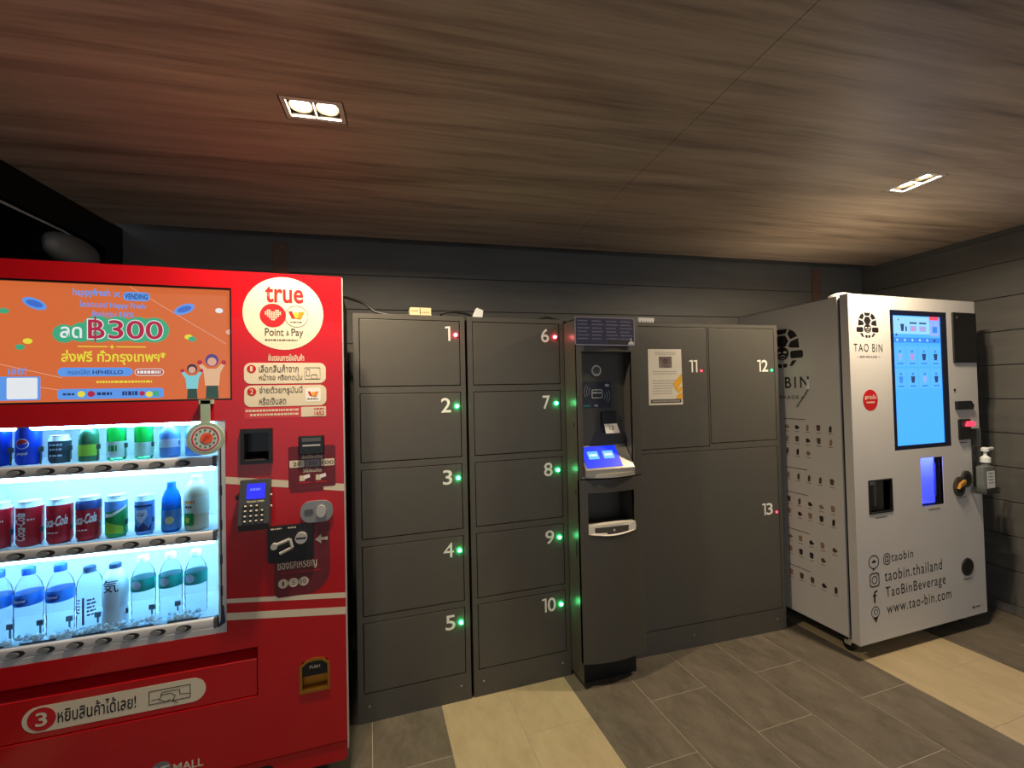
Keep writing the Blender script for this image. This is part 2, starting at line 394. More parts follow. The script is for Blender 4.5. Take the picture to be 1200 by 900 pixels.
# --- advert screen
SB = MB().box(SX0, SX1, VY+.012, VY+.03, SZ0, SZ1).build('advert_screen', lit('advert_orange', '#e2703a', .75), vm, 'backlit orange advert screen')
MB().ring(FV, [(SX0, SZ0), (SX1, SZ0), (SX1, SZ1), (SX0, SZ1)], [(SX0+.006, SZ0+.006), (SX1-.006, SZ0+.006), (SX1-.006, SZ1-.006), (SX0+.006, SZ1-.006)], -.012, -.003).build('bezel', M_blackp, SB)
FS = front(VY+.012)
Lw = lit('advert_white', '#e8ecf0', .85); Lb = lit('advert_blue', '#5f9df0', .8); Lg = lit('advert_green', '#43b888', .7); Ly = lit('advert_yellow', '#e6dc3e', .85)
Lr = lit('advert_red', '#c02348', .7); Ln = lit('advert_navy', '#28468e', .5); Ld = lit('advert_dark_orange', '#c4562c', .7); Lp = lit('advert_pink', '#f0b39c', .8); Lk = lit('advert_skin', '#dfa98f', .8); Lt = lit('advert_dark_teal', '#2b5a4e', .5)
for k, (x0, z0, x1, z1) in enumerate(((-1.16, 1.50, -.80, 1.43), (-.77, 1.808, -.487, 1.617), (-1.16, 1.56, -.95, 1.50))):
    n = Vector((-(z1-z0), x1-x0)).normalized()*.0016
    flat('light_ray', FS, [(x0, z0), (x1, z1), (x1+n.x, z1+n.y), (x0+n.x, z0+n.y)], .0004, Lp, SB)
lettering(SB, FS, 'happyfresh', -.922, -.822, 1.765, 1.796, .0008, Lb, .02)
lettering(SB, FS, '×', -.813, -.796, 1.770, 1.788, .0008, Lb, .015)
flat('cloud_badge', FS, rrect(-.788, -.712, 1.760, 1.790, .014), .0006, Lb, SB)
lettering(SB, FS, 'VENDING', -.782, -.718, 1.766, 1.784, .0009, Ln, .02)
lettering(SB, FS, 'โหลดแอป Happy Fresh', -.905, -.725, 1.729, 1.755, .0008, Lb, .015)
lettering(SB, FS, 'ช้อปครบ ฿800', -.872, -.758, 1.702, 1.724, .0008, Lb, .015)
bl = []
for cx, cz, r in ((-.945, 1.645, .03), (-.90, 1.65, .032), (-.855, 1.662, .045), (-.80, 1.663, .043), (-.745, 1.662, .044), (-.70, 1.662, .043)): flat('green_backing', FS, ell(cx, cz, r, n=20), .0005+.00002*len(bl), Lg, SB); bl.append(1)
flat('green_backing', FS, rrect(-.955, -.685, 1.624, 1.665, .02), .0004, Lg, SB)
lettering(SB, FS, 'ลด', -.955, -.898, 1.631, 1.668, .0009, Lw, .015)
lettering(SB, FS, '300', -.829, -.673, 1.627, 1.696, .0009, Lw, .03); lettering(SB, FS, 'B', -.885, -.834, 1.627, 1.696, .0009, Lw, .03)
lettering(SB, FS, '300', -.827, -.675, 1.630, 1.693, .0014, Lr, .012); lettering(SB, FS, 'B', -.882, -.837, 1.630, 1.693, .0014, Lr, .012); flat('currency_bar', FS, rrect(-.865, -.860, 1.619, 1.704, .001), .0018, Lr, SB)
for a, b in ((-.909, -.83), (-.806, -.724)): flat('rule', FS, [(a, 1.602), (b, 1.602), (b, 1.605), (a, 1.605)], .0008, Ly, SB)
flat('sparkle', FS, [(-.826, 1.603), (-.820, 1.601), (-.818, 1.594), (-.816, 1.601), (-.810, 1.603), (-.816, 1.605), (-.818, 1.612), (-.820, 1.605)], .0008, Ly, SB)
lettering(SB, FS, 'ส่งฟรี ทั่วกรุงเทพฯ*', -.952, -.667, 1.542, 1.592, .0008, Ly, .02)
flat('code_pill', FS, rrect(-.962, -.761, 1.505, 1.534, .0145), .0006, Lb, SB); lettering(SB, FS, 'กรอกโค้ด', -.935, -.878, 1.511, 1.528, .001, Ln); lettering(SB, FS, 'HFHELLO', -.870, -.788, 1.512, 1.525, .001, Ln, .02)
flat('code_pill', FS, rrect(-.756, -.673, 1.506, 1.530, .012), .0006, Lw, SB); flat('code_pill_inside', FS, rrect(-.754, -.675, 1.508, 1.528, .010), .0009, Ld, SB); pseudo(SB, FS, -.748, -.682, 1.518, .010, .0012, Lw, 3)
pseudo(SB, FS, -.86, -.707, 1.486, .007, .0008, Ly, 4)
flat('sponsor_pill', FS, rrect(-.962, -.674, 1.430, 1.464, .010), .0006, Lb, SB); pseudo(SB, FS, -.948, -.918, 1.447, .007, .001, Ln, 5)
flat('sponsor_dot', FS, ell(-.900, 1.447, .010, n=16), .001, Ly, SB); flat('sponsor_dot', FS, ell(-.874, 1.447, .010, n=16), .001, Lr, SB); pseudo(SB, FS, -.858, -.818, 1.447, .010, .001, Ln, 6); pseudo(SB, FS, -.79, -.745, 1.447, .014, .001, Ln, 7)
flat('sponsor_dot', FS, ell(-.715, 1.443, .010, n=16), .001, Ly, SB); flat('sponsor_dot', FS, ell(-.735, 1.446, .008, n=16), .001, Lr, SB); flat('sponsor_dot', FS, rrect(-.703, -.688, 1.436, 1.454, .003), .001, Lg, SB)
flat('scan_panel', FS, rrect(-1.13, -1.005, 1.430, 1.506, .006), .0006, Lb, SB); lettering(SB, FS, 'เลย!', -1.085, -1.04, 1.512, 1.535, .0008, Lb, .015)
flat('scan_panel_inside', FS, rrect(-1.088, -1.012, 1.434, 1.502, .004), .0009, Lw, SB)
for cx, cz, s, a in ((-1.02, 1.74, 1, -.45), (-.612, 1.737, 1, .45)):
    pts = [(cx+(p*math.cos(a)-q*math.sin(a)), cz+(p*math.sin(a)+q*math.cos(a))) for p, q in ell(0, 0, .033, .016)]
    flat('glow_capsule', FS, pts, .0007, Lb, SB)
    flat('capsule_core', FS, [(cx+(x-cx)*.7, cz+(z-cz)*.6) for x, z in pts], .001, lit('advert_royal', '#3f6fd0', .8), SB)
for x, z, c in ((-1.056, 1.6, Lg), (-1.037, 1.619, Ly), (-.589, 1.633, Lg), (-.60, 1.640, Ly), (-.507, 1.736, Lw), (-1.095, 1.714, Lg), (-.475, 1.66, Lp)): flat('coin', FS, ell(x, z, .012, .009, n=18), .0007+.00003*x, c, SB)
# two drawn figures with raised fists
def figure(x, z0, hgt, body, trousers, hair, helmet):
    s = hgt/.165
    P = lambda l: [(x+a*s, z0+b*s) for a, b in l]
    flat('figure_trousers', FS, P([(-.020, 0), (.020, 0), (.017, .05), (-.017, .05)]), .0010, trousers, SB)
    flat('figure_shirt', FS, P([(-.021, .045), (.021, .045), (.025, .09), (.038, .118), (.030, .124), (.014, .105), (-.014, .105), (-.033, .124), (-.040, .116), (-.025, .09)]), .0013, body, SB)
    flat('figure_fist', FS, P(ell(-.037, .127, .008, n=12)), .0015, Lr, SB); flat('figure_fist', FS, P(ell(.036, .127, .008, n=12)), .0015, Lr, SB)
    flat('figure_hair', FS, P(ell(0, .135, .020, .022, n=18)), .0015, hair, SB); flat('figure_face', FS, P(ell(0, .130, .014, .015, n=16)), .0018, Lk, SB)
figure(-.590, 1.424, .128, lit('advert_cyan', '#7fd0d8', .8), Lt, lit('advert_hair', '#4a3550', .5), 0)
figure(-.530, 1.424, .165, lit('advert_peach', '#e6b890', .8), Lt, lit('advert_helmet', '#5a3f8c', .7), 1)

# --- display window: lining, frame, glass, shelves
M_lining = mat('window_lining', '#e6e8ea', .5); M_wframe = mat('window_frame_silver', '#c2c6ca', .35, .1)
LED = (.30, .68, 1)
lin_ = MB(); yb = 2.06
lin_.box(WX0, WX1-.012, yb, yb+.01, WZ0, WZ1+.06).box(WX0-.01, WX0, VY+.02, yb, WZ0, WZ1+.06).box(WX1-.012, WX1-.004, VY+.012, yb, WZ0, WZ1+.06).box(WX0, WX1-.012, VY+.02, yb, WZ0-.008, WZ0).box(WX0, WX1-.012, VY+.05, yb, WZ1+.05, WZ1+.06)
lin_.build('window_lining', M_lining, vm)
wf = MB().ring(FV, [(WX0, WZ0), (WX1, WZ0), (WX1, WZ1), (WX0, WZ1)], [(WX0+.014, WZ0+.020), (WX1-.024, WZ0+.020), (WX1-.024, WZ1-.001), (WX0+.014, WZ1-.001)], -.02, -.001).build('window_frame', M_wframe, vm)
gs = MB().box(-.5045, -.501, VY-.0012, VY+.004, .64, 1.30)
for z in (1.10, .98, .86, .75): gs.box(-.5065, -.499, VY-.0016, VY+.004, z-.018, z+.018, .002, 1)
gs.prism(FV, [(-.515, .625), (-.492, .64), (-.497, .70), (-.501, .70), (-.506, .65)], -.002, .0018); gs.build('gasket', mat('gasket_navy', '#1b2a44', .5), wf)
MB().box(WX0+.01, WX1-.022, VY+.013, VY+.016, WZ0+.02, WZ1).build('window_glass', clear('window_clear', '#f4fbff', .06), vm)
M_strip = mat('price_strip', '#c6c8cc', .45); M_btnrim = mat('button_rim', '#23262a', .4); M_btn = mat('button_grey', '#7f8488', .35); M_clip = mat('clip_grey', '#4c5560', .5)
M_led = lit('led_tube', LED, 45); M_shelf = mat('shelf_white', '#e2e4e6', .4)
ROWZ = [1.222, .962, .660]
PITCHX = .0738
PY = 1.862
for r, z in enumerate(ROWZ):
    sh = MB().box(WX0, WX1-.012, VY+.022, yb, z-.012, z, .001, 1).build('shelf', M_shelf, vm)
    MB().box(WX0+.012, -.519, VY+.002, VY+.022, z-.036, z-.001, .006, 3).build('price_strip', M_strip, sh, smooth=True)
    MB().box(-.529, -.517, VY+.0005, VY+.022, z-.037, z+.001, .003, 2).build('strip_end', M_greyplastic, sh)
    for k in range(9):
        bx = -.62-PITCHX*k
        if bx < WX0+.03: continue
        MB().prism(FV, ell(bx+.004, z-.019, .0225, .0105, 24), -.004, .001).build('button_surround', M_btnrim, sh)
        MB().prism(FV, ell(bx-.002, z-.0195, .0155, .0075, 24), -.001, .0035).build('button', M_btn, sh)
    for k in range(8):
        cx = -.652-.0755*k
        if cx < WX0+.03: continue
        MB().box(cx-.008, cx+.008, VY+.052, VY+.058, z+.040, z+.056).box(cx-.002, cx+.002, VY+.054, VY+.058, z, z+.056).build('divider_clip', M_clip, sh)
    zt = [WZ1+.002, ROWZ[0]-.040, ROWZ[1]-.040][r]
    MB().cyl((WX0+.02, VY+.044, zt-.006), (-.535, VY+.044, zt-.006), .0085, n=10).build('led_tube', M_led, sh)
ice = MB(); rr = random.Random(3)
for k in range(150):
    c = Vector((rr.uniform(-1.2, -.575), rr.uniform(VY+.026, VY+.042), ROWZ[2]+rr.uniform(.002, .022))); t = bmesh.new(); bmesh.ops.create_icosphere(t, subdivisions=1, radius=rr.uniform(.005, .011))
    for v in t.verts: v.co = c+v.co*rr.uniform(.7, 1.2)
    ice.add(t)
ice.build('crushed_ice_decor', mat('ice_white', '#e8f6fb', .25), vm, 'pale crushed-ice decoration along the bottom shelf', kind='stuff')
dsl = MB()
for k in range(5): dsl.box(-1.19+k*.13, -1.10+k*.13, VY+.018, VY+.0205, ROWZ[2]-.001, ROWZ[2]+.004)
dsl.build('rail_slots', M_clip, vm)

# --- delivery flap
MB().box(TX0, TX1, VY+.04, VY+.06, TZ0, TZ1).build('flap_recess', M_red, vm)
fl = MB()
fl.prism(lambda u, v, d: (d, u, v), [(VY+.034, TZ1-.024), (VY+.004, TZ1-.046), (VY+.004, TZ0+.004), (VY+.034, TZ0+.004)], TX0+.004, TX1-.004)
flap = fl.build('delivery_flap', M_red, vm)
FF = front(VY+.004)
flat('instruction_pill', FF, rrect(-1.046, -.553, .386, .467, .0405), .0006, M_cream, flap)
flat('number_disc', FF, ell(-.997, .4265, .036), .0012, M_redp, flap); lettering(flap, FF, '3', -1.012, -.983, .405, .448, .0018, M_cream, .02)
lettering(flap, FF, 'หยิบสินค้าได้เลย!', -.957, -.752, .405, .453, .0012, M_ink, .01)
MB().ring(FF, [(-.717, .404), (-.598, .404), (-.598, .449), (-.717, .449)], [(-.715, .406), (-.600, .406), (-.600, .447), (-.715, .447)], .0006, .0012).build('hand_icon_frame', M_ink, flap)
hd = MB()
for a, b in (((-.71, .418), (-.685, .418)), ((-.685, .418), (-.68, .438)), ((-.68, .438), (-.63, .438)), ((-.63, .438), (-.628, .422)), ((-.685, .430), (-.655, .430)), ((-.655, .430), (-.642, .420)), ((-.642, .420), (-.65, .404)), ((-.65, .404), (-.635, .394)), ((-.628, .422), (-.6, .418)), ((-.69, .418), (-.67, .405)), ((-.67, .405), (-.655, .412))):
    n = Vector((-(b[1]-a[1]), b[0]-a[0])).normalized()*.0012
    hd.prism(FF, [(a[0]-n.x, a[1]-n.y), (b[0]-n.x, b[1]-n.y), (b[0]+n.x, b[1]+n.y), (a[0]+n.x, a[1]+n.y)], None, .0015)
hd.build('hand_icon', M_ink, flap)
flat('brand_disc', FV, ell(-.682, .182, .030), .0006, mat('logo_grey', '#6d7478', .5), vm)
lettering(vm, FV, 'VE', -.700, -.658, .172, .197, .0011, M_cream, .03, .2); lettering(vm, FV, 'MALL', -.648, -.561, .168, .195, .0009, M_cream, .015)

# --- roundel sticker
rs = flat('brand_roundel', FV, ell(-.297, 1.731, .134, n=56), .0006, M_cream, vm)
lettering(rs, FV, 'true', -.358, -.231, 1.770, 1.832, .0012, M_redp, .02)
flat('heart_disc', FV, ell(-.333, 1.723, .043, n=36), .0012, M_redp, rs)
hp = MB()
for j, row in enumerate(('.xx..xx.', 'xxxxxxxx', 'xxxxxxxx', '.xxxxxx.', '..xxxx..', '...xx...')):
    for i, ch in enumerate(row):
        if ch == 'x': hp.prism(FV, ell(-.333+(i-3.5)*.0068, 1.741-j*.0068, .0029, n=8), None, .0017)
hp.build('heart_dots', M_cream, rs)
MB().ring(FV, ell(-.255, 1.721, .040, n=40), ell(-.255, 1.721, .0385, n=40), .0006, .0012).build('wallet_ring', M_greyp, rs)
def wallet(par, cx, cz, s, d):
    flat('wallet_mark', FV, [(cx-1.0*s, cz+.45*s), (cx-.55*s, cz+.5*s), (cx-.2*s, cz-.5*s), (cx-.6*s, cz-.5*s)], d, M_redp, par)
    flat('wallet_mark', FV, [(cx-.35*s, cz+.35*s), (cx+.1*s, cz+.35*s), (cx+.25*s, cz-.5*s), (cx-.2*s, cz-.5*s)], d+.0003, mat('print_amber', '#f6b21e', .5), par)
    flat('wallet_mark', FV, [(cx+.25*s, cz+.4*s), (cx+1.0*s, cz+.45*s), (cx+.6*s, cz-.5*s), (cx+.15*s, cz-.5*s)], d+.0006, M_orange, par)
wallet(rs, -.255, 1.727, .027, .0012); pseudo(rs, FV, -.276, -.234, 1.700, .004, .0012, M_greyp, 8)
lettering(rs, FV, 'Point', -.360, -.298, 1.648, 1.676, .0012, M_greyp, .012); lettering(rs, FV, '&', -.290, -.280, 1.650, 1.668, .0012, M_greyp); lettering(rs, FV, 'Pay', -.273, -.232, 1.641, 1.676, .0012, M_greyp, .012)
pseudo(rs, FV, -.360, -.252, 1.633, .005, .0012, M_greyp, 9)
# --- how-to-pay stickers
lettering(vm, FV, 'ขั้นตอนการซื้อสินค้า', -.350, -.231, 1.556, 1.582, .0009, M_cream, .02)
b1 = flat('step_sticker', FV, rrect(-.428, -.157, 1.473, 1.549, .022), .0006, M_cream, vm)
b2 = flat('step_sticker', FV, rrect(-.428, -.156, 1.390, 1.467, .022), .0006, M_cream, vm)
for b, z, n in ((b1, 1.527, '1'), (b2, 1.445, '2')):
    flat('number_disc', FV, ell(-.404, z, .0145), .0012, M_redp, b); lettering(b, FV, n, -.4085 if n == '1' else -.4095, -.4005 if n == '1' else -.3985, z-.009, z+.009, .0018, M_cream, 0 if n == '1' else .01)
lettering(b1, FV, 'เลือกสินค้าจาก', -.380, -.250, 1.514, 1.544, .0012, M_greyp, .008); lettering(b1, FV, 'หน้าจอ หรือกดปุ่ม', -.380, -.238, 1.480, 1.509, .0012, M_greyp, .008)
lettering(b2, FV, 'จ่ายด้วยทรูมันนี่', -.380, -.238, 1.432, 1.464, .0012, M_greyp, .008); lettering(b2, FV, 'หรือเงินสด', -.380, -.293, 1.397, 1.424, .0012, M_greyp, .008)
MB().ring(FV, rrect(-.230, -.176, 1.488, 1.532, .004), rrect(-.2285, -.1775, 1.4895, 1.5305, .003), .0006, .0012).build('screen_icon', M_greyp, b1)
MB().ring(FV, rrect(-.224, -.212, 1.500, 1.526, .003), rrect(-.2225, -.2135, 1.5015, 1.5245, .002), .0006, .0012).ring(FV, rrect(-.208, -.186, 1.489, 1.506, .006), rrect(-.2065, -.1875, 1.4905, 1.5045, .005), .0006, .0012).build('finger_icon', M_greyp, b1)
flat('wallet_card', FV, rrect(-.227, -.176, 1.404, 1.455, .006), .0010, M_white, b2); wallet(b2, -.2015, 1.434, .018, .0014); pseudo(b2, FV, -.222, -.181, 1.415, .004, .0014, M_greyp, 10)
ft = flat('contact_strip', FV, rrect(-.428, -.156, 1.347, 1.387, .003), .0004, mat('strip_pink_red', '#cf3a45', .5), vm)
pseudo(ft, FV, -.424, -.250, 1.376, .008, .0008, M_cream, 11); pseudo(ft, FV, -.410, -.250, 1.361, .008, .0008, M_cream, 12)
flat('contact_card', FV, rrect(-.243, -.158, 1.349, 1.385, .003), .0009, M_cream, ft); pseudo(ft, FV, -.20, -.164, 1.377, .005, .0013, M_redp, 13); lettering(ft, FV, '1652', -.198, -.164, 1.353, 1.369, .0013, M_redp, .02)

# --- payment hardware
cr = MB(); y0, y1 = VY+.002, VY+.045
cr.ring(FV, [(-.440, 1.186), (-.338, 1.186), (-.338, 1.312), (-.440, 1.312)], [(-.428, 1.198), (-.350, 1.198), (-.350, 1.296), (-.428, 1.296)], -.045, .010)
cr.box(-.436, -.342, VY+.045, VY+.05, 1.19, 1.308).prism(lambda u, v, d: (d, u, v), [(VY+.004, 1.196), (VY+.045, 1.196), (VY+.045, 1.225)], -.43, -.348)
cr.build('scanner_bay', M_blackp, vm)
lab = flat('note_label', FV, rrect(-.288, -.127, 1.086, 1.240, .008), .0006, M_maroon, vm)
ba = MB().box(-.252, -.165, VY-.014, VY, 1.208, 1.278, .004, 2).build('note_acceptor', M_blackp, vm)
FB = front(VY-.014)
flat('note_slot', FB, rrect(-.238, -.178, 1.240, 1.246, .002), .0004, M_steel, ba); flat('acceptor_plate', FB, rrect(-.240, -.176, 1.257, 1.271, .002), .0006, M_greyplastic, ba)
lettering(lab, FV, 'ช่องใส่ธนบัตร', -.243, -.172, 1.193, 1.207, .0010, M_cream, .02)
for x0, x1, s, c in ((-.284, -.234, '20', M_cream), (-.231, -.182, '50', mat('tab_grey', '#8f8790', .5)), (-.178, -.131, '100', M_cream)):
    flat('denomination_tab', FV, rrect(x0, x1, 1.163, 1.189, .002), .0010, c, lab); w2 = .007*len(s); lettering(lab, FV, s, (x0+x1)/2-w2, (x0+x1)/2+w2, 1.169, 1.183, .0014, M_greyp, .01)
lettering(lab, FV, 'วิธีใส่ธนบัตร', -.240, -.175, 1.143, 1.158, .0010, M_cream, .02)
for x in (-.235, -.180):
    flat('note_icon', FV, rrect(x-.016, x+.002, 1.112, 1.132, .003), .0010, M_cream, lab); flat('note_icon', FV, [(x, 1.118), (x+.020, 1.124), (x+.018, 1.136), (x-.002, 1.132)], .0012, M_white, lab); flat('note_caption', FV, rrect(x-.018, x+.022, 1.103, 1.107, .001), .001, M_redp, lab)
flat('note_label_tab', FV, rrect(-.282, -.17, 1.072, 1.0855, .002), .0006, M_maroon, vm)
# card terminal, tilted up
tm = MB().prism(lambda u, v, d: (d, u, v), [(VY, 1.132), (VY-.022, 1.132), (VY-.058, .985), (VY-.050, .962), (VY, .990)], -.438, -.343)
term = tm.build('card_terminal', mat('terminal_grey', '#3a3d40', .45), vm)
def FT(u, v, d): t = (1.132-v)/(1.132-.985); return (u, VY-.022-.036*t-d*.97, v+d*.24)
flat('terminal_screen', FT, rrect(-.416, -.358, 1.068, 1.120, .002), .0008, lit('terminal_blue', '#1c22e8', 1.1), term); pseudo(term, FT, -.405, -.372, 1.100, .008, .0012, lit('terminal_blue_light', '#5a6cff', 1.2), 14); lettering(term, FT, 'TOUCH CARD', -.414, -.360, 1.057, 1.063, .0006, M_cream, .02)
for j in range(4):
    for i in range(4):
        if j == 0 and i == 3: continue
        x = -.417+i*.0175; z = 1.046-j*.0165
        MB().prism(FT, rrect(x-.0062, x+.0062, z-.0058, z+.0058, .002, 2), 0, .004).build('key', M_blackp, term)
        flat('key_legend', FT, rrect(x-.003, x+.004, z-.002, z+.003, .001, 2), .0046, M_cream, term)
MB().box(-.450, -.438, VY-.035, VY-.005, 1.068, 1.084, .003, 2).build('terminal_clamp', M_blackp, term)
for z in (1.075, 1.035): MB().cyl((-.343, VY-.02, z), (-.338, VY-.02, z), .004, n=10).build('terminal_screw', M_steel, term)
# coin return lever
lv = MB().prism(FV, rrect(-.249, -.138, .958, 1.036, .034), 0, .008).build('lever_plate', mat('lever_grey', '#8d9194', .35, .3), vm)
MB().prism(FV, ell(-.178, .998, .017, .022), .008, .018).build('return_lever', M_steel, lv); MB().prism(FV, rrect(-.236, -.205, .988, 1.008, .008), .008, .0095).build('lever_inset', M_greyplastic, lv)
# coin label and coin slot
lab2 = flat('coin_label', FV, [(-.338, .955), (-.150, .955), (-.150, .80)]+[(-.23+.08*math.cos(t), .79+.088*math.sin(t)-.004) for t in [-PI/2*i/8 for i in range(9)]]+[(-.325, .697), (-.338, .71)], .0006, M_maroon, vm)
flat('arrow', FV, [(-.200, .893), (-.180, .911), (-.180, .899), (-.158, .899), (-.158, .888), (-.180, .888), (-.180, .876)], .0012, M_cream, lab2)
lettering(lab2, FV, 'ช่องใส่เหรียญ', -.327, -.196, .790, .832, .0012, M_cream, .006)
flat('rule', FV, [(-.323, .783), (-.182, .779), (-.182, .781), (-.323, .785)], .001, M_redp, lab2)
for x, s in ((-.309, '1'), (-.275, '5'), (-.241, '10')):
    flat('coin_disc', FV, ell(x, .746, .0165), .0012, M_cream, lab2); w2 = .003 if s == '1' else .005*len(s); lettering(lab2, FV, s, x-w2, x+w2, .738, .754, .0017, M_maroon)
cp = MB().prism(FV, rrect(-.356, -.206, .826, .958, .012), 0, .012).build('coin_mechanism', M_blackp, vm)
FC = front(VY-.012)
kn = MB().prism(FC, ell(-.245, .910, .020), 0, .014).build('coin_knob', M_steel, cp)
flat('knob_slot', FC, rrect(-.262, -.228, .907, .913, .002), .0146, M_blackp, cp)
lvr = MB()
for a, b in (((-.338, .890), (-.282, .910)), ((-.282, .910), (-.275, .880)), ((-.275, .880), (-.315, .862))):
    lvr.cyl((a[0], VY-.022, a[1]), (b[0], VY-.022, b[1]), .006, n=10)
lvr.prism(FC, ell(-.333, .890, .011), 0, .016).build('coin_chute_lever', M_steel, cp, smooth=True)
pseudo(cp, FC, -.346, -.31, .949, .005, .0005, M_cream, 15); pseudo(cp, FC, -.29, -.262, .949, .005, .0005, M_cream, 16)
# change cup
cc = MB().ring(FV, [(-.258, .340), (-.156, .340), (-.156, .440), (-.180, .458), (-.207, .462), (-.234, .458), (-.258, .440)], [(-.250, .348), (-.164, .348), (-.164, .434), (-.182, .449), (-.207, .452), (-.232, .449), (-.250, .434)], -.02, .005).build('change_cup_frame', M_gold, vm)
MB().box(-.254, -.160, VY+.03, VY+.034, .345, .455).build('change_cup_back', M_gold, vm)
cf = MB().prism(FV, [(-.250, .395), (-.164, .395), (-.164, .434), (-.182, .449), (-.207, .452), (-.232, .449), (-.250, .434)], -.012, -.004).build('change_cup_flap', M_blackp, vm); lettering(cf, FV, 'PUSH', -.225, -.190, .421, .432, -.0034, M_cream, .02)

# --- hanging disc tag on the screen edge
dt = thing('hanging_tag', 'round pale green promotional disc hanging from advert screen by a strap', 'tag', (-.541, VY-.02, 1.23))
FD = front(VY-.020)
M_tag = mat('tag_sage', '#9db39c', .45)
MB().box(-.556, -.527, VY-.021, VY-.019, 1.33, 1.418).box(-.561, -.521, VY-.021, VY, 1.405, 1.420).build('strap', M_tag, dt)
MB().prism(FD, ell(-.541, 1.286, .056, n=40), -.004, .004).build('disc', M_tag, dt)
flat('disc_face', FD, ell(-.541, 1.286, .046, n=40), .0046, mat('tag_white', '#c9d3cf', .5), dt)
MB().ring(FD, ell(-.541, 1.286, .041, n=36), ell(-.541, 1.286, .037, n=36), .0044, .0052).build('disc_ring', M_redp, dt)
dots = MB()
for k in range(12): dots.prism(FD, ell(-.541+.029*math.cos(k*PI/6), 1.286+.029*math.sin(k*PI/6), .0036, n=8), None, .0054)
dots.build('disc_leaves', mat('tag_green', '#2e7a4d', .5), dt)
flat('disc_fruit', FD, ell(-.537, 1.287, .019, n=20), .0058, mat('tag_orange', '#e8603a', .5), dt)
for k in range(3): flat('fruit_stripe', FD, [(-.549+.008*k, 1.276+.004*k), (-.547+.008*k, 1.274+.004*k), (-.537+.006*k, 1.296+.002*k), (-.539+.006*k, 1.298+.002*k)], .0064, M_redp, dt)

# ------------------------------------------------------------------ drinks behind the window
def sc_z(z): return 1.42+(z-1.42)*.98
M_cap_w = mat('cap_white', '#e6ecec', .4); M_cap_b = mat('cap_blue', '#1f4fa8', .4); M_cap_n = mat('cap_navy', '#1d3a5c', .4); M_cap_y = mat('cap_yellow', '#e8d44a', .4)
M_alu = mat('aluminium', '#dfe6ea', .35, .1)
def can(cx, z, r, h, body, label, neck=None, group='drink cans in the vending machine'):
    t = thing('drink_can', label, 'can', (cx, PY, z), 0, group)
    MB().lathe(cx, PY, [(r*.80, z), (r*.90, z+.004), (r, z+.012), (r, z+h-.018)], 24).build('body', body, t, smooth=True)
    MB().lathe(cx, PY, [(r, z+h-.018), (r*.82, z+h-.004), (r*.84, z+h), (r*.78, z+h-.001), (r*.76, z+h-.005)], 24).build('rim', M_alu if neck is None else neck, t, smooth=True)
    return t
def bottle(cx, z, r, h, body, label, cap=M_cap_w, lab=None, labz=(.35, .6), kind='round', lname='label', group='drink bottles in the vending machine', opening=False):
    t = thing('drink_bottle', label, 'bottle', (cx, PY, z), 0, group)
    if kind == 'round': pf = [(r*.75, 0), (r*.95, .02), (r, .06), (r*.96, .12), (r, .18), (r*.96, .24), (r, .30), (r, .62), (r*.97, .68), (r*.86, .76), (r*.62, .84), (r*.42, .89), (r*.40, .93)]
    elif kind == 'square': pf = [(r*.85, 0), (r, .03), (r, .60), (r*.96, .68), (r*.75, .80), (r*.52, .87), (r*.48, .92)]
    else: pf = [(r*.85, 0), (r, .02), (r, .25), (r*.93, .30), (r, .36), (r, .70), (r*.88, .80), (r*.66, .87), (r*.52, .91), (r*.50, .93)]
    MB().lathe(cx, PY, [(a, z+b*h) for a, b in pf], 22).build('body', body, t, smooth=True)
    rc = r*.46
    MB().lathe(cx, PY, [(rc*1.05, z+h*.905), (rc*1.05, z+h*.985), (rc*.95, z+h)], 18).build('cap', cap, t, smooth=True)
    if lab is not None: MB().lathe(cx, PY, [(r+.0012, z+h*labz[0]), (r+.0012, z+h*labz[1])], 22, False).build(lname, lab, t, smooth=True)
    return t
def cx_(row): return [row[0]-.079]+row
R1 = [x*.98 for x in cx_([-1.084, -1.002, -.9235, -.845, -.766, -.6885, -.6115])]
R2 = [x*.98 for x in cx_([-1.0805, -1.0015, -.9235, -.846, -.7645, -.685, -.6075])]
R3 = [x*.98 for x in cx_([-1.0835, -1.0005, -.9215, -.85, -.769, -.688, -.611])]
Z1, Z2, Z3 = [z+.0005 for z in ROWZ]
M_cobalt = mat('pack_cobalt', '#0b3cc4', .35); M_red_can = mat('pack_red', '#c41a2b', .35); M_navy_can = mat('pack_navy', '#23356b', .35)
M_lime = mat('pack_lime', '#9cc83a', .35); M_leaf = mat('pack_leaf', '#1f9a4e', .35); M_sky = mat('pack_sky', '#5f93d8', .35); M_pale = mat('pack_pale', '#c8d8ee', .4)
C_green = clear('pet_green', '#5fe08a', .2, .45, '#27c060'); C_clear = clear('pet_clear', '#f2faff', .06, .14, '#dceefc'); C_blue = clear('pet_blue', '#3fa0f0', .2, .55, '#1f8be8')
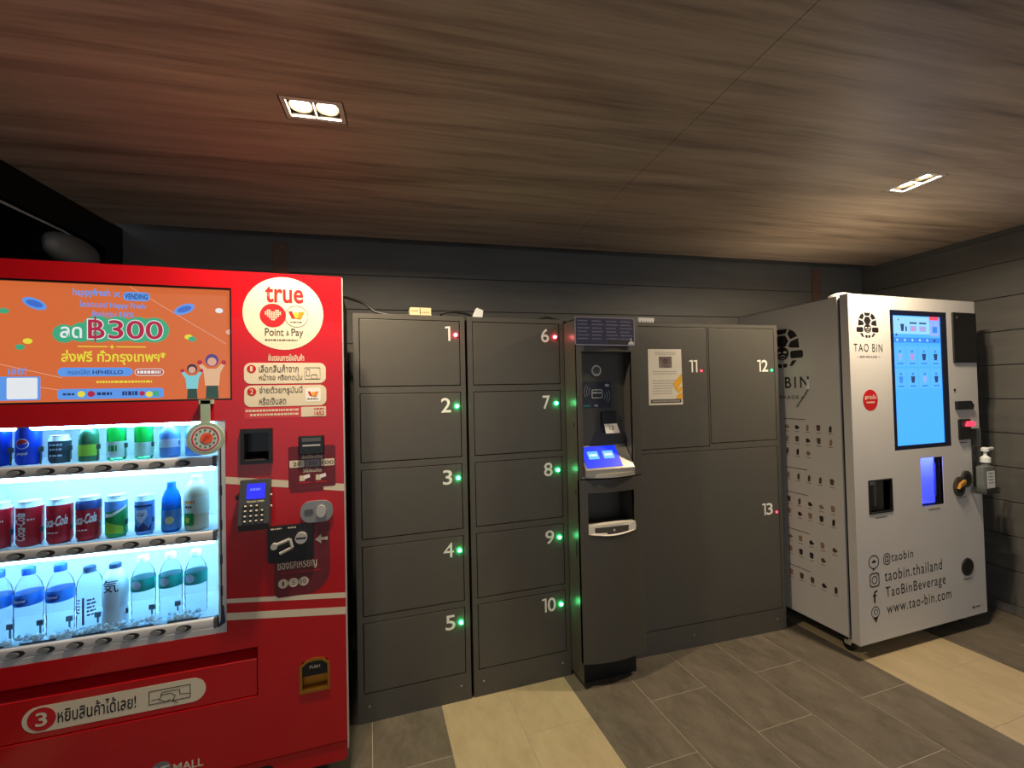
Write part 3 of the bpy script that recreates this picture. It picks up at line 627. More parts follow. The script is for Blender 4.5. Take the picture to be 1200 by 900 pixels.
# top row
grp1 = 'drinks on the top shelf of the vending machine'
for i in (0, 1):
    t = can(R1[i], Z1, .031, .145, M_cobalt, ('cobalt blue cola can at the top shelf end away from the payment panel', 'cobalt blue cola can beside the short dark can')[i], group=grp1)
    Fc = barrel(R1[i], PY, .031)
    flat('roundel_white', Fc, ell(.0, Z1+.068, .0165, n=20), .0006, M_white, t); flat('roundel_red', Fc, ell(.0, Z1+.068, .0145, n=20, a0=.35, a1=PI+.35), .0012, M_redp, t); flat('roundel_blue', Fc, ell(.0, Z1+.068, .0145, n=20, a0=PI+.15, a1=2*PI+.15), .0012, M_cobalt, t)
    lettering(t, Fc, 'pepsi', -.013, .013, Z1+.030, Z1+.042, .0008, M_white, .02)
t = can(R1[2], Z1, .028, .090, mat('pack_charcoal', '#2b4350', .35), 'short dark teal-grey drink can on the top shelf', group=grp1)
for zz in (.025, .045, .06): pseudo(t, barrel(R1[2], PY, .028), -.015, .018, Z1+zz, .006, .0006, M_pale, int(zz*1000))
t = bottle(R1[3], Z1, .026, .125, mat('pack_forest', '#2f6b4a', .35), 'dark green bottle with a lime swirl on the top shelf', M_cap_n, M_lime, (.15, .45), 'wide', group=grp1)
t = bottle(R1[4], Z1, .026, .165, C_green, 'bright green soda bottle with white lower label', M_cap_w, mat('wrap_white', '#cfe8ee', .4), (.05, .38), group=grp1)
pseudo(t, barrel(R1[4], PY, .0275), -.012, .012, Z1+.04, .02, .001, M_leaf, 21)
t = bottle(R1[5], Z1, .026, .165, C_green, 'bright green soda bottle beside the yellow-capped bottle', M_cap_w, mat('wrap_mint', '#bfe8d8', .4), (.05, .34), group=grp1)
t = bottle(R1[6], Z1, .030, .122, M_sky, 'blue and white bottle with a yellow cap', M_cap_y, M_pale, (.28, .52), 'square', group=grp1)
t = bottle(R1[7], Z1, .029, .120, M_sky, 'blue bottle half hidden behind the hanging disc tag', M_cap_w, M_pale, (.28, .52), 'square', group=grp1)
# middle row
grp2 = 'drinks on the middle shelf of the vending machine'
for i, lb in ((0, 'red cola can farthest from the payment panel'), (1, 'red cola can with white script running upwards'), (2, 'all-red cola can with white script across it'), (3, 'red cola can with a navy top band')):
    t = can(R2[i], Z2, .0325, .142, M_red_can, lb, group=grp2); Fc = barrel(R2[i], PY, .0325)
    if i == 3: MB().lathe(R2[i], PY, [(.0331, Z2+.102), (.0331, Z2+.124), (.030, Z2+.131)], 24, False).build('top_band', M_navy_can, t, smooth=True)
    if i < 2: lettering(t, Fc, 'Coca-Cola', -.022, .006, Z2+.020, Z2+.108, .0008, M_white, .02, .35, rot=True); pseudo(t, Fc, .010, .026, Z2+.085, .005, .0006, M_white, 31)
    else: lettering(t, Fc, 'Coca-Cola', -.034, .034, Z2+.052, Z2+.084, .0008, M_white, .025, .35, slope=.12); pseudo(t, Fc, -.02, .01, Z2+.036, .004, .0006, M_white, 32)
t = can(R2[4], Z2, .030, .140, M_leaf, 'green and yellow drink can with blue top', group=grp2); Fc = barrel(R2[4], PY, .030)
flat('lime_swoosh', Fc, [(-.03, Z2+.014), (.03, Z2+.014), (.03, Z2+.035), (-.03, Z2+.06)], .0006, M_lime, t)
flat('blue_top', Fc, [(-.045, Z2+.122), (-.045, Z2+.085)]+[(-.045+.09*k/8, Z2+.085+.02*(k/8)**2) for k in range(1, 8)]+[(.045, Z2+.105), (.045, Z2+.122)], .0008, M_sky, t)
flat('white_swoosh', Fc, [(-.04, Z2+.066), (0, Z2+.072), (.04, Z2+.098), (.04, Z2+.106), (0, Z2+.082), (-.04, Z2+.080)], .0012, M_white, t)
t = can(R2[5], Z2, .0275, .132, M_sky, 'light blue drink can with a white heart-shaped badge', group=grp2); Fc = barrel(R2[5], PY, .0275)
flat('badge', Fc, [(-.018, Z2+.085), (.016, Z2+.085), (.018, Z2+.065), (0, Z2+.038), (-.018, Z2+.058)], .0006, M_pale, t); lettering(t, Fc, 'Cal', -.012, .010, Z2+.064, Z2+.076, .0010, M_navy_can, .02, .3)
flat('splash', Fc, [(-.03, Z2+.02), (-.02, Z2+.04), (-.008, Z2+.026), (.006, Z2+.042), (.02, Z2+.022), (.028, Z2+.036), (.028, Z2+.012), (-.03, Z2+.012)], .0006, M_navy_can, t); flat('band', Fc, rrect(-.03, .03, Z2+.094, Z2+.101, .001), .0006, M_navy_can, t)
t = bottle(R2[6], Z2, .028, .170, C_blue, 'blue plastic bottle with a dark blue cap', mat('cap_teal_blue', '#125a9c', .4), mat('wrap_blue', '#4c86c8', .4), (.05, .45), 'square', group=grp2)
flat('flower_print', barrel(R2[6], PY, .0295), ell(.004, Z2+.042, .013, n=14), .0006, mat('print_butter', '#d8d49a', .5), t); lettering(t, barrel(R2[6], PY, .0295), 'B-ing', -.018, .012, Z2+.083, Z2+.100, .0006, M_navy_can, .02)
t = bottle(R2[7], Z2, .0365, .187, mat('pack_tea', '#c9bda2', .4), 'beige tea bottle with pale green cap and leaf print', mat('cap_sage', '#b9cfae', .4), mat('wrap_cream', '#cdd3c4', .4), (.30, .62), 'wide', group=grp2)
Fc = barrel(R2[7], PY, .038); flat('leaf_print', Fc, rrect(-.034, .004, Z2+.018, Z2+.062, .008), .0006, M_leaf, t); flat('flower_print', Fc, [(-.018+.012*(1 if k % 2 else .5)*math.cos(k*PI/5), Z2+.038+.014*(1 if k % 2 else .5)*math.sin(k*PI/5)) for k in range(10)], .0012, M_cap_y, t)
pseudo(t, Fc, -.026, .0, Z2+.083, .008, .0006, M_maroon, 41); pseudo(t, Fc, -.026, .005, Z2+.10, .010, .0006, M_orange, 42)
# bottom row
grp3 = 'bottles on the bottom shelf of the vending machine'
M_wlab = mat('wrap_royal', '#2f7fe0', .4); M_teal = mat('wrap_teal', '#16a89c', .4)
for i in (0, 1, 2):
    t = bottle(R3[i], Z3, .0345, .228, C_clear, ('blue-labelled water bottle at the bottom shelf end away from the payment panel', 'blue-labelled water bottle standing between two matching bottles', 'blue-labelled water bottle beside the clear bottle with dark printing')[i], M_cap_b, M_wlab, (.50, .66), group=grp3)
    flat('label_oval', barrel(R3[i], PY, .0357), ell(-.006, Z3+.130, .022, .013, n=20), .0008, mat('wrap_deep_blue', '#164fb8', .4), t); lettering(t, barrel(R3[i], PY, .0357), 'Crystal', -.022, .010, Z3+.126, Z3+.137, .0014, M_white, .02)
t = bottle(R3[3], Z3, .0340, .210, C_clear, 'clear bottle with vertical dark printing and navy cap', M_cap_n, None, kind='wide', group=grp3)
flat('vertical_print', barrel(R3[3], PY, .0343), rrect(-.004, .002, Z3+.03, Z3+.118, .001), .0008, mat('print_plum', '#54456a', .5), t)
for k in range(5): pseudo(t, barrel(R3[3], PY, .0343), .008, .030, Z3+.06+.012*k, .006, .0008, mat('print_plum', '#54456a', .5), 50+k); pseudo(t, barrel(R3[3], PY, .0343), -.028, -.010, Z3+.07+.010*k, .005, .0008, mat('print_plum', '#54456a', .5), 60+k)
t = bottle(R3[4], Z3, .0345, .210, mat('pack_milk', '#dcecf6', .4), 'milky white bottle with black brush character', M_cap_n, None, kind='wide', group=grp3)
lettering(t, barrel(R3[4], PY, .0348), '気', -.022, .022, Z3+.122, Z3+.166, .0008, M_ink, 0)
for i in (5, 6, 7):
    t = bottle(R3[i], Z3, .0335, .226, C_clear, ('teal-labelled water bottle beside the milky white bottle', 'teal-labelled water bottle standing between two matching bottles', 'teal-labelled water bottle at the shelf end by the payment panel')[i-5], M_cap_w, M_teal, (.50, .68), group=grp3)
    flat('label_badge', barrel(R3[i], PY, .0347), ell(-.008, Z3+.136, .014, .015, n=16), .0008, mat('badge_lilac', '#b9c4dc', .5), t)

def number(par, F, s, u0, u1, v0, v1, d, mt):
    wts = [.55 if ch == '1' else 1 for ch in s]; gap = .12; tot = sum(wts)+gap*(len(s)-1); u = u0; k_ = (u1-u0)/tot
    for ch, wt in zip(s, wts):
        a, b = u, u+wt*k_; h = v1-v0; st = h*.135
        if ch == '1': flat('digit', F, [(b-st, v0), (b, v0), (b, v1), (b-st, v1), (a, v1-h*.04), (a, v1-h*.15), (b-st, v1-h*.12)], d, mt, par)
        else: lettering(par, F, ch, a, b, v0, v1, d, mt, 0 if ch == '4' else .012, name='digit', res=4)
        u = b+gap*k_
# ================================================================== parcel lockers
M_lock = mat('locker_grey', '#52504a', .42, var=.035, scale=18, bump=.02, spec=.4)
M_num = mat('number_white', '#f2efe8', .45)
L_green = lit('led_green', (.01, 1, .18), 60); L_greenc = lit('led_green_core', (.45, 1, .7), 40); L_red = lit('led_red', (1, .02, .04), 60); L_redc = lit('led_red_core', (1, .55, .5), 40)
L_green2 = lit('led_green_small', (.01, 1, .18), 12); L_red2 = lit('led_red_small', (1, .02, .04), 10)
LY = 2.058
def led(par, x, y, z, red):
    MB().cyl((x, y, z), (x, y-.007, z), .0085, .008, 16).build('led', L_red if red else L_green, par)
    MB().cyl((x, y-.007, z), (x, y-.010, z), .0055, .004, 12).build('led_core', L_redc if red else L_greenc, par)
DZ = [(1.460, 1.766), (1.125, 1.431), (.790, 1.096), (.456, .760), (.124, .428)]
def locker(x0, first, nx, lx, label):
    t = thing('parcel_locker', label, 'locker', (x0+.25, LY, 0), 0, 'grey parcel lockers along the wall')
    dx0, dx1 = x0+.024, x0+.476
    b = MB().grid(front(LY), x0, x0+.499, 0, 1.788, [(dx0, dx1, a, c) for a, c in DZ], .02)
    b.box(x0, x0+.002, LY+.02, LY+.45, 0, 1.788).box(x0+.497, x0+.499, LY+.02, LY+.45, 0, 1.788).box(x0, x0+.499, LY+.448, LY+.45, 0, 1.788).box(x0, x0+.499, LY+.02, LY+.45, 1.786, 1.788)
    for a, c in DZ: b.box(x0+.002, x0+.497, LY+.02, LY+.44, a-.014, a-.012)
    b.build('body', M_lock, t)
    for k, (a, c) in enumerate(DZ):
        d = MB().box(dx0+.0036, dx1-.0036, LY-.001, LY+.018, a+.0036, c-.0036, .0015, 2).build('door', M_lock, t)
        s = str(first+k); zt = c-.027
        number(d, front(LY-.001), s, x0+nx[k][0], x0+nx[k][1], zt-.068, zt, .0007, M_num)
        led(d, x0+lx, LY-.001, zt-.040, first+k in (1, 6))
    for rx in (.047, .452): MB().cyl((x0+rx, LY, .069), (x0+rx, LY-.003, .069), .0035, n=10).build('rivet', M_steel, t)
    return t
locker(-.067, 1, [(.406, .430), (.381, .427), (.383, .427), (.380, .428), (.383, .429)], .455, 'grey parcel locker with doors numbered one to five')
locker(.445, 6, [(.375, .418), (.376, .416), (.375, .421), (.374, .421), (.348, .422)], .449, 'grey parcel locker with doors numbered six to ten')
# big locker, turned a touch
U3 = (1.379, 2.059, 0); A3 = math.radians(-2.7)
t = thing('parcel_locker', 'wide grey parcel locker with three doors numbered eleven to thirteen', 'locker', U3, A3, 'grey parcel lockers along the wall', local=True)
UW0, UW1 = -.066, .934
big = [(-.042, .442, 1.096, 1.768), (.450, .910, 1.110, 1.768), (-.042, .910, .126, 1.076)]
F0 = front(0)
b = MB().grid(F0, UW0, UW1, 0, 1.788, big, .02).box(UW0, UW0+.002, .02, .36, 0, 1.788).box(UW1-.002, UW1, .02, .36, 0, 1.788).box(UW0, UW1, .358, .36, 0, 1.788).box(UW0, UW1, .02, .36, 1.786, 1.788)
b.build('body', M_lock, t)
big_doors = []
for (a, c, z0, z1), s, nu, lp, red in zip(big, ('11', '12', '13'), ((.321, .373, 1.514, 1.583), (.783, .860, 1.514, 1.583), (.785, .860, .677, .745)), ((.398, 1.522), (.886, 1.522), (.888, .688)), (1, 0, 1)):
    d = MB().box(a+.0036, c-.0036, -.001, .018, z0+.0036, z1-.0036, .0015, 2).build('door', M_lock, t); big_doors.append(d)
    number(d, front(-.001), s, *nu, .0007, M_num)
    MB().cyl((lp[0], -.001, lp[1]), (lp[0], -.005, lp[1]), .006, .005, 14).build('led', L_red2 if red else L_green2, d)
for rx in (.30, .87): MB().cyl((rx, 0, .069), (rx, -.003, .069), .0035, n=10).build('rivet', M_steel, t)
# notice on door 11
po = thing('notice_sheet', 'paper notice with grey photo and yellow shapes taped to locker door 11', 'poster', U3, A3, local=True)
FN = front(-.0014)
MB().prism(FN, [(.059, 1.337), (.272, 1.337), (.270, 1.643), (.061, 1.643)], 0, .001).build('sheet', mat('paper', '#d9d3c4', .7), po)
flat('photo', FN, rrect(.128, .208, 1.540, 1.602, .002), .0015, mat('photo_grey', '#6f5f5a', .6, var=.4, scale=30), po)
flat('photo_figure', FN, ell(.167, 1.578, .018, .018, 16), .0020, mat('photo_dark', '#4f403e', .6), po)
for k, zz in enumerate((1.624, 1.614, 1.52, 1.508, 1.47, 1.456, 1.442, 1.428, 1.414, 1.40)): pseudo(po, FN, .085+.02*(k < 2), .235-.03*(k > 6), zz, .004, .0014, mat('text_pale_grey', '#9c968c', .6), 70+k)
for p in ([(.270, 1.51), (.212, 1.455), (.238, 1.42), (.270, 1.46)], [(.212, 1.450), (.236, 1.42), (.270, 1.44), (.270, 1.415), (.25, 1.40), (.225, 1.42)], [(.270, 1.41), (.24, 1.39), (.226, 1.37), (.270, 1.367)]): flat('yellow_shape', FN, p, .0016, mat('print_yellow', '#e8ae2c', .5), po)
flat('footer_band', FN, rrect(.072, .262, 1.348, 1.368, .002), .0018, mat('footer_dark', '#4a4340', .6), po); pseudo(po, FN, .08, .255, 1.358, .010, .0022, mat('text_pale_grey', '#9c968c', .6), 90)

# ================================================================== self-service kiosk between the lockers
KX0, KX1, KXC = .947, 1.295, 1.121
def KY(x): return 1.925-.028*(1-((x-KXC)/(KX1-KXC))**2)
FK = lambda u, v, d: (u, KY(u)-d, v)
M_kio = mat('kiosk_charcoal', '#4c4a44', .38, var=.03, spec=.4)
k = thing('locker_kiosk', 'tall charcoal locker kiosk with blue touch screen and ticket slot', 'kiosk', (KXC, 1.93, 0))
cuts = [KX0+(KX1-KX0)*i/14 for i in range(15)]
NX0, NX1, NZ0, NZ1 = .965, 1.238, 1.015, 1.612
QX0, QX1, QZ0, QZ1 = .985, 1.237, .765, .932
bd = MB().box(KX0, KX0+.003, 1.926, 2.45, .03, 1.772).box(KX1-.003, KX1, 1.926, 2.45, .12, 1.772).box(KX0, KX1, 1.93, 2.45, 1.768, 1.772).box(KX0, KX1, 2.447, 2.45, .12, 1.772).build('body', M_kio, k)
MB().grid(FK, KX0, KX1, 1.0, 1.772, [(NX0, NX1, NZ0, NZ1)], .012, cuts).build('upper_cover', M_kio, k, smooth=True)
ld_ = MB().grid(FK, KX0, KX1, .125, .995, [(QX0, QX1, QZ0, QZ1)], .02, cuts).build('lower_door', M_kio, k, smooth=True)
MB().box(KX0+.03, KX1-.03, 1.975, 2.40, 0, .125).build('plinth', M_black, k)
MB().box(KX0+.003, KX1-.003, 1.945, 1.965, .11, .128).build('door_base', M_black, k)
nb = 1.980
MB().box(NX0, NX1, nb, nb+.003, NZ0, NZ1).box(NX0-.003, NX0, 1.905, nb, NZ0, NZ1).box(NX1, NX1+.003, 1.905, nb, NZ0, NZ1).box(NX0, NX1, 1.905, nb, NZ1, NZ1+.003).box(NX0, NX1, 1.905, nb, NZ0-.003, NZ0).build('niche', M_kio, k)
FNb = lambda u, v, d: (u+.036, nb-d, v+.037)
lk = MB().cyl((1.081, nb, 1.524), (1.081, nb-.006, 1.524), .029, .027, 28).build('lock_ring', M_steel, k); MB().cyl((1.081, nb-.006, 1.524), (1.081, nb-.009, 1.524), .019, n=24).build('lock_cylinder', M_greyplastic, lk); flat('keyhole_shade', FNb, rrect(1.043, 1.047, 1.477, 1.497, .001), .0096, M_blackp, lk)  # the keyhole is a black mark painted for the dark inside
cl = flat('card_label', FNb, rrect(.970, 1.128, 1.30, 1.430, .004), .0008, mat('card_label_slate', '#232a3a', .45), k)
M_soft = mat('print_soft_white', '#c9c8c8', .5)
MB().ring(FNb, rrect(1.018, 1.078, 1.348, 1.392, .006), rrect(1.022, 1.074, 1.352, 1.388, .004), .0008, .0014).build('card_icon', M_soft, cl); flat('card_stripe', FNb, rrect(1.022, 1.074, 1.372, 1.378, .001), .0013, M_soft, cl)
for sgn in (-1, 1):
    for q in range(3):
        c0 = (1.048+sgn*.028, 1.370+(-sgn)*-.0 + sgn*-.016*1); r = .022+.013*q
        a0 = (PI*.75 if sgn < 0 else -PI*.25)
        cx0, cz0 = 1.048+sgn*.022, 1.370-sgn*.010
        MB().ring(FNb, ell(cx0, cz0, r+.0028, n=10, a0=a0, a1=a0+1.35)+ell(cx0, cz0, r, n=10, a0=a0+1.35, a1=a0), ell(cx0, cz0, r+.002, n=10, a0=a0, a1=a0+1.35)+ell(cx0, cz0, r+.0008, n=10, a0=a0+1.35, a1=a0), .0008, .0014).prism(FNb, ell(cx0, cz0, r+.0025, n=10, a0=a0, a1=a0+1.35)+ell(cx0, cz0, r, n=10, a0=a0+1.35, a1=a0), None, .0014).build('wave_mark', M_soft, cl)
lettering(cl, FNb, 'smart', .972, 1.010, 1.306, 1.318, .0012, mat('print_teal', '#3a9a98', .5), .02); lettering(cl, FNb, 'tap', 1.030, 1.052, 1.304, 1.318, .0012, M_soft, .02); flat('brand_dot', FNb, ell(1.105, 1.412, .013, .007, 16), .0012, M_soft, cl)
pr = MB().box(1.102, 1.184, nb-.014, nb, 1.246, 1.316, .003, 2).build('receipt_printer', M_blackp, k)
FR = lambda u, v, d: (u, nb-.016-.02*(1.258-v)/.045-d, v)
MB().prism(FR, [(1.108, 1.210), (1.186, 1.210), (1.182, 1.256), (1.110, 1.256)], 0, .001).build('receipt', mat('receipt_paper', '#d8d6d0', .6), pr); lettering(pr, FR, '13', 1.133, 1.158, 1.226, 1.247, .0016, M_greyp, .01)
# sloping console with the touch screen
con = MB().prism(lambda u, v, d: (d, u, v), [(1.893, 1.015), (1.893, 1.045), (1.979, 1.150), (1.979, 1.015)], NX0+.004, NX1-.004).build('console', mat('console_silver', '#a8a49a', .35, .5), k)
def FQ(u, v, d): return (u, 1.893+.086*v-d*.774, 1.045+.105*v+d*.634)
flat('touch_screen', FQ, [(.978, .08), (1.172, .08), (1.172, .95), (.978, .95)], .002, lit('kiosk_blue', '#0c2cf0', 1.5), con)
for a, c in ((1.005, 1.062), (1.088, 1.145)):
    flat('screen_button', FQ, rrect(a, c, .42, .74, .006), .0026, lit('kiosk_light_blue', '#5aa4f8', 1.5), con); pseudo(con, FQ, a+.008, c-.008, .58, .08, .0032, lit('kiosk_white', '#d8ecff', 1.4), int(a*100))
lp = [(NX0, 1.003), (NX1, 1.003)]
lip = MB()
n = 12
pts = [(NX0+(NX1-NX0)*i/n) for i in range(n+1)]
lip.prism(lambda u, v, d: (u, v, d), [(x, KY(x)-.006-.018*(1-((x-KXC)/.14)**2)) for x in pts]+[(x, KY(x)+.02) for x in reversed(pts)], 1.006, 1.024); lip.build('console_lip', mat('lip_silver', '#b9b5a8', .35, .3), k)
# pick-up slot in the lower door
MB().box(QX0, QX1, 2.05, 2.053, QZ0, QZ1).box(QX0-.003, QX0, 1.915, 2.05, QZ0, QZ1).box(QX1, QX1+.003, 1.915, 2.05, QZ0, QZ1).box(QX0, QX1, 1.915, 2.05, QZ1, QZ1+.003).box(QX0, QX1, 1.915, 2.05, QZ0-.003, QZ0).build('slot_lining', M_kio, ld_)
lip = MB().prism(FK, [(QX0, QZ0+.012), (QX1, QZ0+.012), (QX1+.003, QZ0-.012)]+[(QX1-(QX1-QX0)*i/10, QZ0-.028-.012*math.sin(PI*i/10)) for i in range(0, 11)], -.03, .006).build('slot_lip', mat('lip_white', '#e2ddd0', .4), ld_)
flat('lip_mark', FK, ell(1.11, QZ0-.014, .006), .0068, M_soft, ld_)
for z in (.93, 1.26): MB().box(KX0-.001, KX0+.001, 1.96, 1.968, z-.01, z+.01).build('side_keyhole_shade', M_black, k)  # black marks laid on for the shade in the key holes
MB().box(KX0-.001, KX0+.001, 1.965, 1.975, .62, .70).build('side_slot_shade', M_black, k)  # no real slot, its inner shade is a black strip
# instruction sign
FG = front(1.888)
sg = MB().prism(FG, rrect(.925, 1.250, 1.640, 1.776, .008), -.008, 0).build('instruction_sign', mat('sign_indigo', '#2b2c46', .4), k)
MB().ring(FG, rrect(.925, 1.250, 1.640, 1.776, .008), rrect(.929, 1.246, 1.644, 1.772, .006), 0, .0006).build('sign_border', mat('sign_border_grey', '#8d8ba0', .5), sg)
M_sg = mat('sign_text', '#6c6b8a', .5)
for c in range(4):
    for r in range(6): pseudo(sg, FG, .938+.077*c, .938+.077*c+random.uniform(.05, .07), 1.757-.017*r, .006, .0006, M_sg, 200+c*10+r)
flat('sign_note', FG, rrect(1.10, 1.215, 1.648, 1.668, .002), .0004, M_ink, sg)
flat('hand_mark', FG, [(1.212, 1.646), (1.244, 1.646), (1.244, 1.656), (1.236, 1.662), (1.231, 1.662), (1.231, 1.678), (1.227, 1.678), (1.226, 1.662), (1.215, 1.656)], .0008, M_soft, sg)

# ================================================================== white coffee machine
M_cof = mat('coffee_white', '#d0ceca', .4, var=.02); M_grv = mat('groove_black', '#0c0c0d', .6)
CX0, CX1, CFY = 2.372, 3.420, 1.645
CZ0, CZ1 = .082, 1.902
cm = thing('coffee_machine', 'white self-service coffee machine with tall blue touch screen', 'vending machine', ((CX0+CX1)/2, CFY, 0))
FCf = front(CFY); CD = .042
cdoor = MB().grid(FCf, CX0+.004, CX1, CZ0, CZ1, [(2.689, 3.159, 1.065, 1.829), (2.892, 3.077, .743, 1.010), (2.477, 2.654, .746, .919)], CD).build('front_door', M_cof, cm)
BAYS = [(2.885, 3.084, .738, 1.015), (2.470, 2.661, .740, .925)]
MB().grid(front(CFY+CD), CX0+.012, CX1-.03, .11, 1.89, BAYS, .0125).build('door_gasket', M_grv, cm)
MB().grid(front(1.70), CX0, CX1-.012, .098, 1.898, BAYS, .003).box(CX0, CX0+.003, 1.703, 2.36, .098, 1.898).box(CX1-.015, CX1-.012, 1.703, 2.36, .098, 1.898).box(CX0, CX1-.012, 1.703, 2.36, 1.895, 1.898).box(CX0, CX1-.012, 1.703, 2.36, .098, .101).box(CX0, CX1-.012, 2.357, 2.36, .098, 1.898).build('body', M_cof, cm)
MB().box(CX0+.05, CX1-.05, 1.74, 2.32, .06, .098).build('undercarriage', M_black, cm)
for x in (CX0+.07, CX1-.07):
    for y in (1.745, 2.29):
        c = MB().cyl((x-.012, y, .030), (x+.012, y, .030), .030, n=20).build('caster_wheel', M_black, cm); MB().box(x-.018, x+.018, y-.015, y+.02, .030, .062, .004, 1).build('caster_fork', M_steel, c)
MB().box(CX0+.012, CX0+.10, 1.70, 1.714, .066, .090, .004, 2).build('hinge_bracket', M_steel, cm)
MB().lathe(CX0+.07, 1.73, [(.055, 1.900), (.052, 1.912), (.03, 1.922), (.001, 1.924)], 20).build('beacon_cap', M_cof, cm, smooth=True)
EMB = [[(-.30, 1.04), (.30, 1.04), (.20, .80), (-.20, .80)],
       [(-.34, .42), (-.18, .72), (.18, .72), (.34, .42), (.18, .14), (-.18, .14)],
       [(-.42, 1.0), (-.30, .78), (-.44, .50), (-.80, .60), (-.66, .84)],
       [(-.84, .50), (-.46, .38), (-.32, .14), (-.50, .06), (-.88, .02)]]
EMB += [[(-x, y) for x, y in p] for p in EMB[2:4]]
EMB += [rrect(-1.05, -.42, -.48, -.10, .10, 3), rrect(.42, 1.05, -.48, -.10, .10, 3), [(-.74, -.58), (-.50, -.58), (-.36, -.86), (-.52, -.84)], [(.74, -.58), (.50, -.58), (.36, -.86), (.52, -.84)],
        [(-.26, -.72), (-.04, -.72), (-.04, -.92), (-.22, -.90)], [(.26, -.72), (.04, -.72), (.04, -.92), (.22, -.90)]]
def emblem(F, cx, cz, sx, sz, par):
    mb = MB()
    for p in EMB: mb.prism(F, [(cx+a*sx, cz+b*sz) for a, b in p], .0001, .0006)
    mb.prism(F, [(cx+a*sx, cz+b*sz) for a, b in ell(0, -.20, .34, .34, 24)], .0001, .0006)
    e = mb.build('turtle_emblem', M_ink, par)
    mb = MB()
    for p in (ell(-.15, -.14, .10, .06, 12), ell(.15, -.14, .10, .06, 12), [(-.24, -.36), (0, -.26), (.24, -.36), (.10, -.34), (0, -.32), (-.10, -.34)], [(-.15, -.47), (.15, -.47), (.10, -.43), (-.10, -.43)]): mb.prism(F, [(cx+a*sx, cz+b*sz) for a, b in p], None, .0010)
    mb.build('emblem_face', M_cof, e)
emblem(FCf, 2.515, 1.735, .079, .068, cm)
lettering(cm, FCf, 'TAO', 2.408, 2.517, 1.598, 1.640, .0006, M_ink, 0, spacing=1.25); lettering(cm, FCf, 'BIN', 2.545, 2.622, 1.598, 1.640, .0006, M_ink, 0, spacing=1.25); lettering(cm, FCf, 'BEVERAGE', 2.452, 2.578, 1.566, 1.577, .0006, M_greyp, .01, spacing=1.15)
for a in (2.43, 2.59): flat('dash', FCf, rrect(a, a+.012, 1.570, 1.572, .0005), .0006, M_greyp, cm)
rd = flat('red_disc_sticker', FCf, ell(2.516, 1.342, .056, n=36), .0006, M_redp, cm); lettering(rd, FCf, '#สายเข้ม', 2.475, 2.558, 1.345, 1.372, .0012, M_cream, .015); pseudo(rd, FCf, 2.485, 2.545, 1.330, .008, .0012, M_cream, 101)
# touch screen
ts = MB().grid(FCf, 2.689, 3.159, 1.065, 1.829, [(2.714, 3.114, 1.088, 1.801)], .015).build('screen_bezel', mat('bezel_blue_black', '#0c1330', .25), cm)
sp = MB().box(2.712, 3.116, CFY+.006, CFY+.012, 1.086, 1.803).build('touch_screen', lit('screen_blue', '#3d9dff', 1.3), cm, 'glowing blue menu screen')
FX = front(CFY+.006)
X1 = lit('screen_pale', '#8ccbff', 1.15); X2 = lit('screen_mid', '#2f86ea', 1.0); X3 = lit('screen_ink', '#1b4c8c', .6); X4 = lit('screen_red', '#f0455c', 1.2); X5 = lit('screen_lilac', '#86a8f0', 1.1)
flat('header_panel', FX, rrect(2.716, 3.02, 1.70, 1.798, .002), .0006, X1, sp); flat('red_flag', FX, rrect(3.022, 3.10, 1.781, 1.803, .003), .0012, X4, sp); flat('scan_card', FX, rrect(3.022, 3.104, 1.690, 1.778, .003), .0008, X5, sp)
for x in (2.855, 2.935): flat('clock_tile', FX, rrect(x, x+.055, 1.715, 1.745, .004), .0010, X5, sp); flat('clock_caption', FX, rrect(x, x+.06, 1.757, 1.766, .001), .0010, X3, sp); lettering(sp, FX, '25' if x < 2.9 else '15', x+.012, x+.043, 1.720, 1.740, .0014, X4, .01)
flat('cup_icon', FX, [(2.785, 1.715), (2.805, 1.715), (2.81, 1.755), (2.78, 1.755)], .0010, X3, sp); flat('pin_icon', FX, ell(2.765, 1.778, .005, n=12), .001, X3, sp); flat('dot_icon', FX, ell(2.745, 1.695, .007, n=12), .001, X3, sp); flat('logo_mark', FX, rrect(2.82, 2.832, 1.715, 1.742, .002), .001, X3, sp)
flat('scan_icon', FX, rrect(3.045, 3.085, 1.71, 1.745, .004), .0014, X2, sp)
flat('category_bar', FX, rrect(2.720, 3.108, 1.652, 1.680, .006), .0006, X2, sp)
for q in range(6): flat('category_icon', FX, ell(2.75+.062*q, 1.666, .008, n=10), .0010, X1 if q != 5 else X3, sp)
for j in range(2):
    for i in range(4):
        x0 = 2.724+.098*i; z1 = 1.632-.125*j
        cdp = flat('menu_card', FX, rrect(x0, x0+.088, z1-.112, z1, .006), .0006, lit('screen_card', '#4fabff', 1.15), sp)
        c = [X5, lit('screen_rose', '#b58fd8', 1.0), X3, X3][i] if j == 0 else [X2, X3, X5, X3][i]
        flat('drink_icon', FX, [(x0+.034, z1-.078), (x0+.056, z1-.078), (x0+.062, z1-.042), (x0+.028, z1-.042)], .0010, c, sp); flat('lid_icon', FX, rrect(x0+.036, x0+.054, z1-.036, z1-.022, .003), .0010, X2, sp); flat('drink_caption', FX, rrect(x0+.02, x0+.07, z1-.100, z1-.092, .001), .0010, X2, sp)
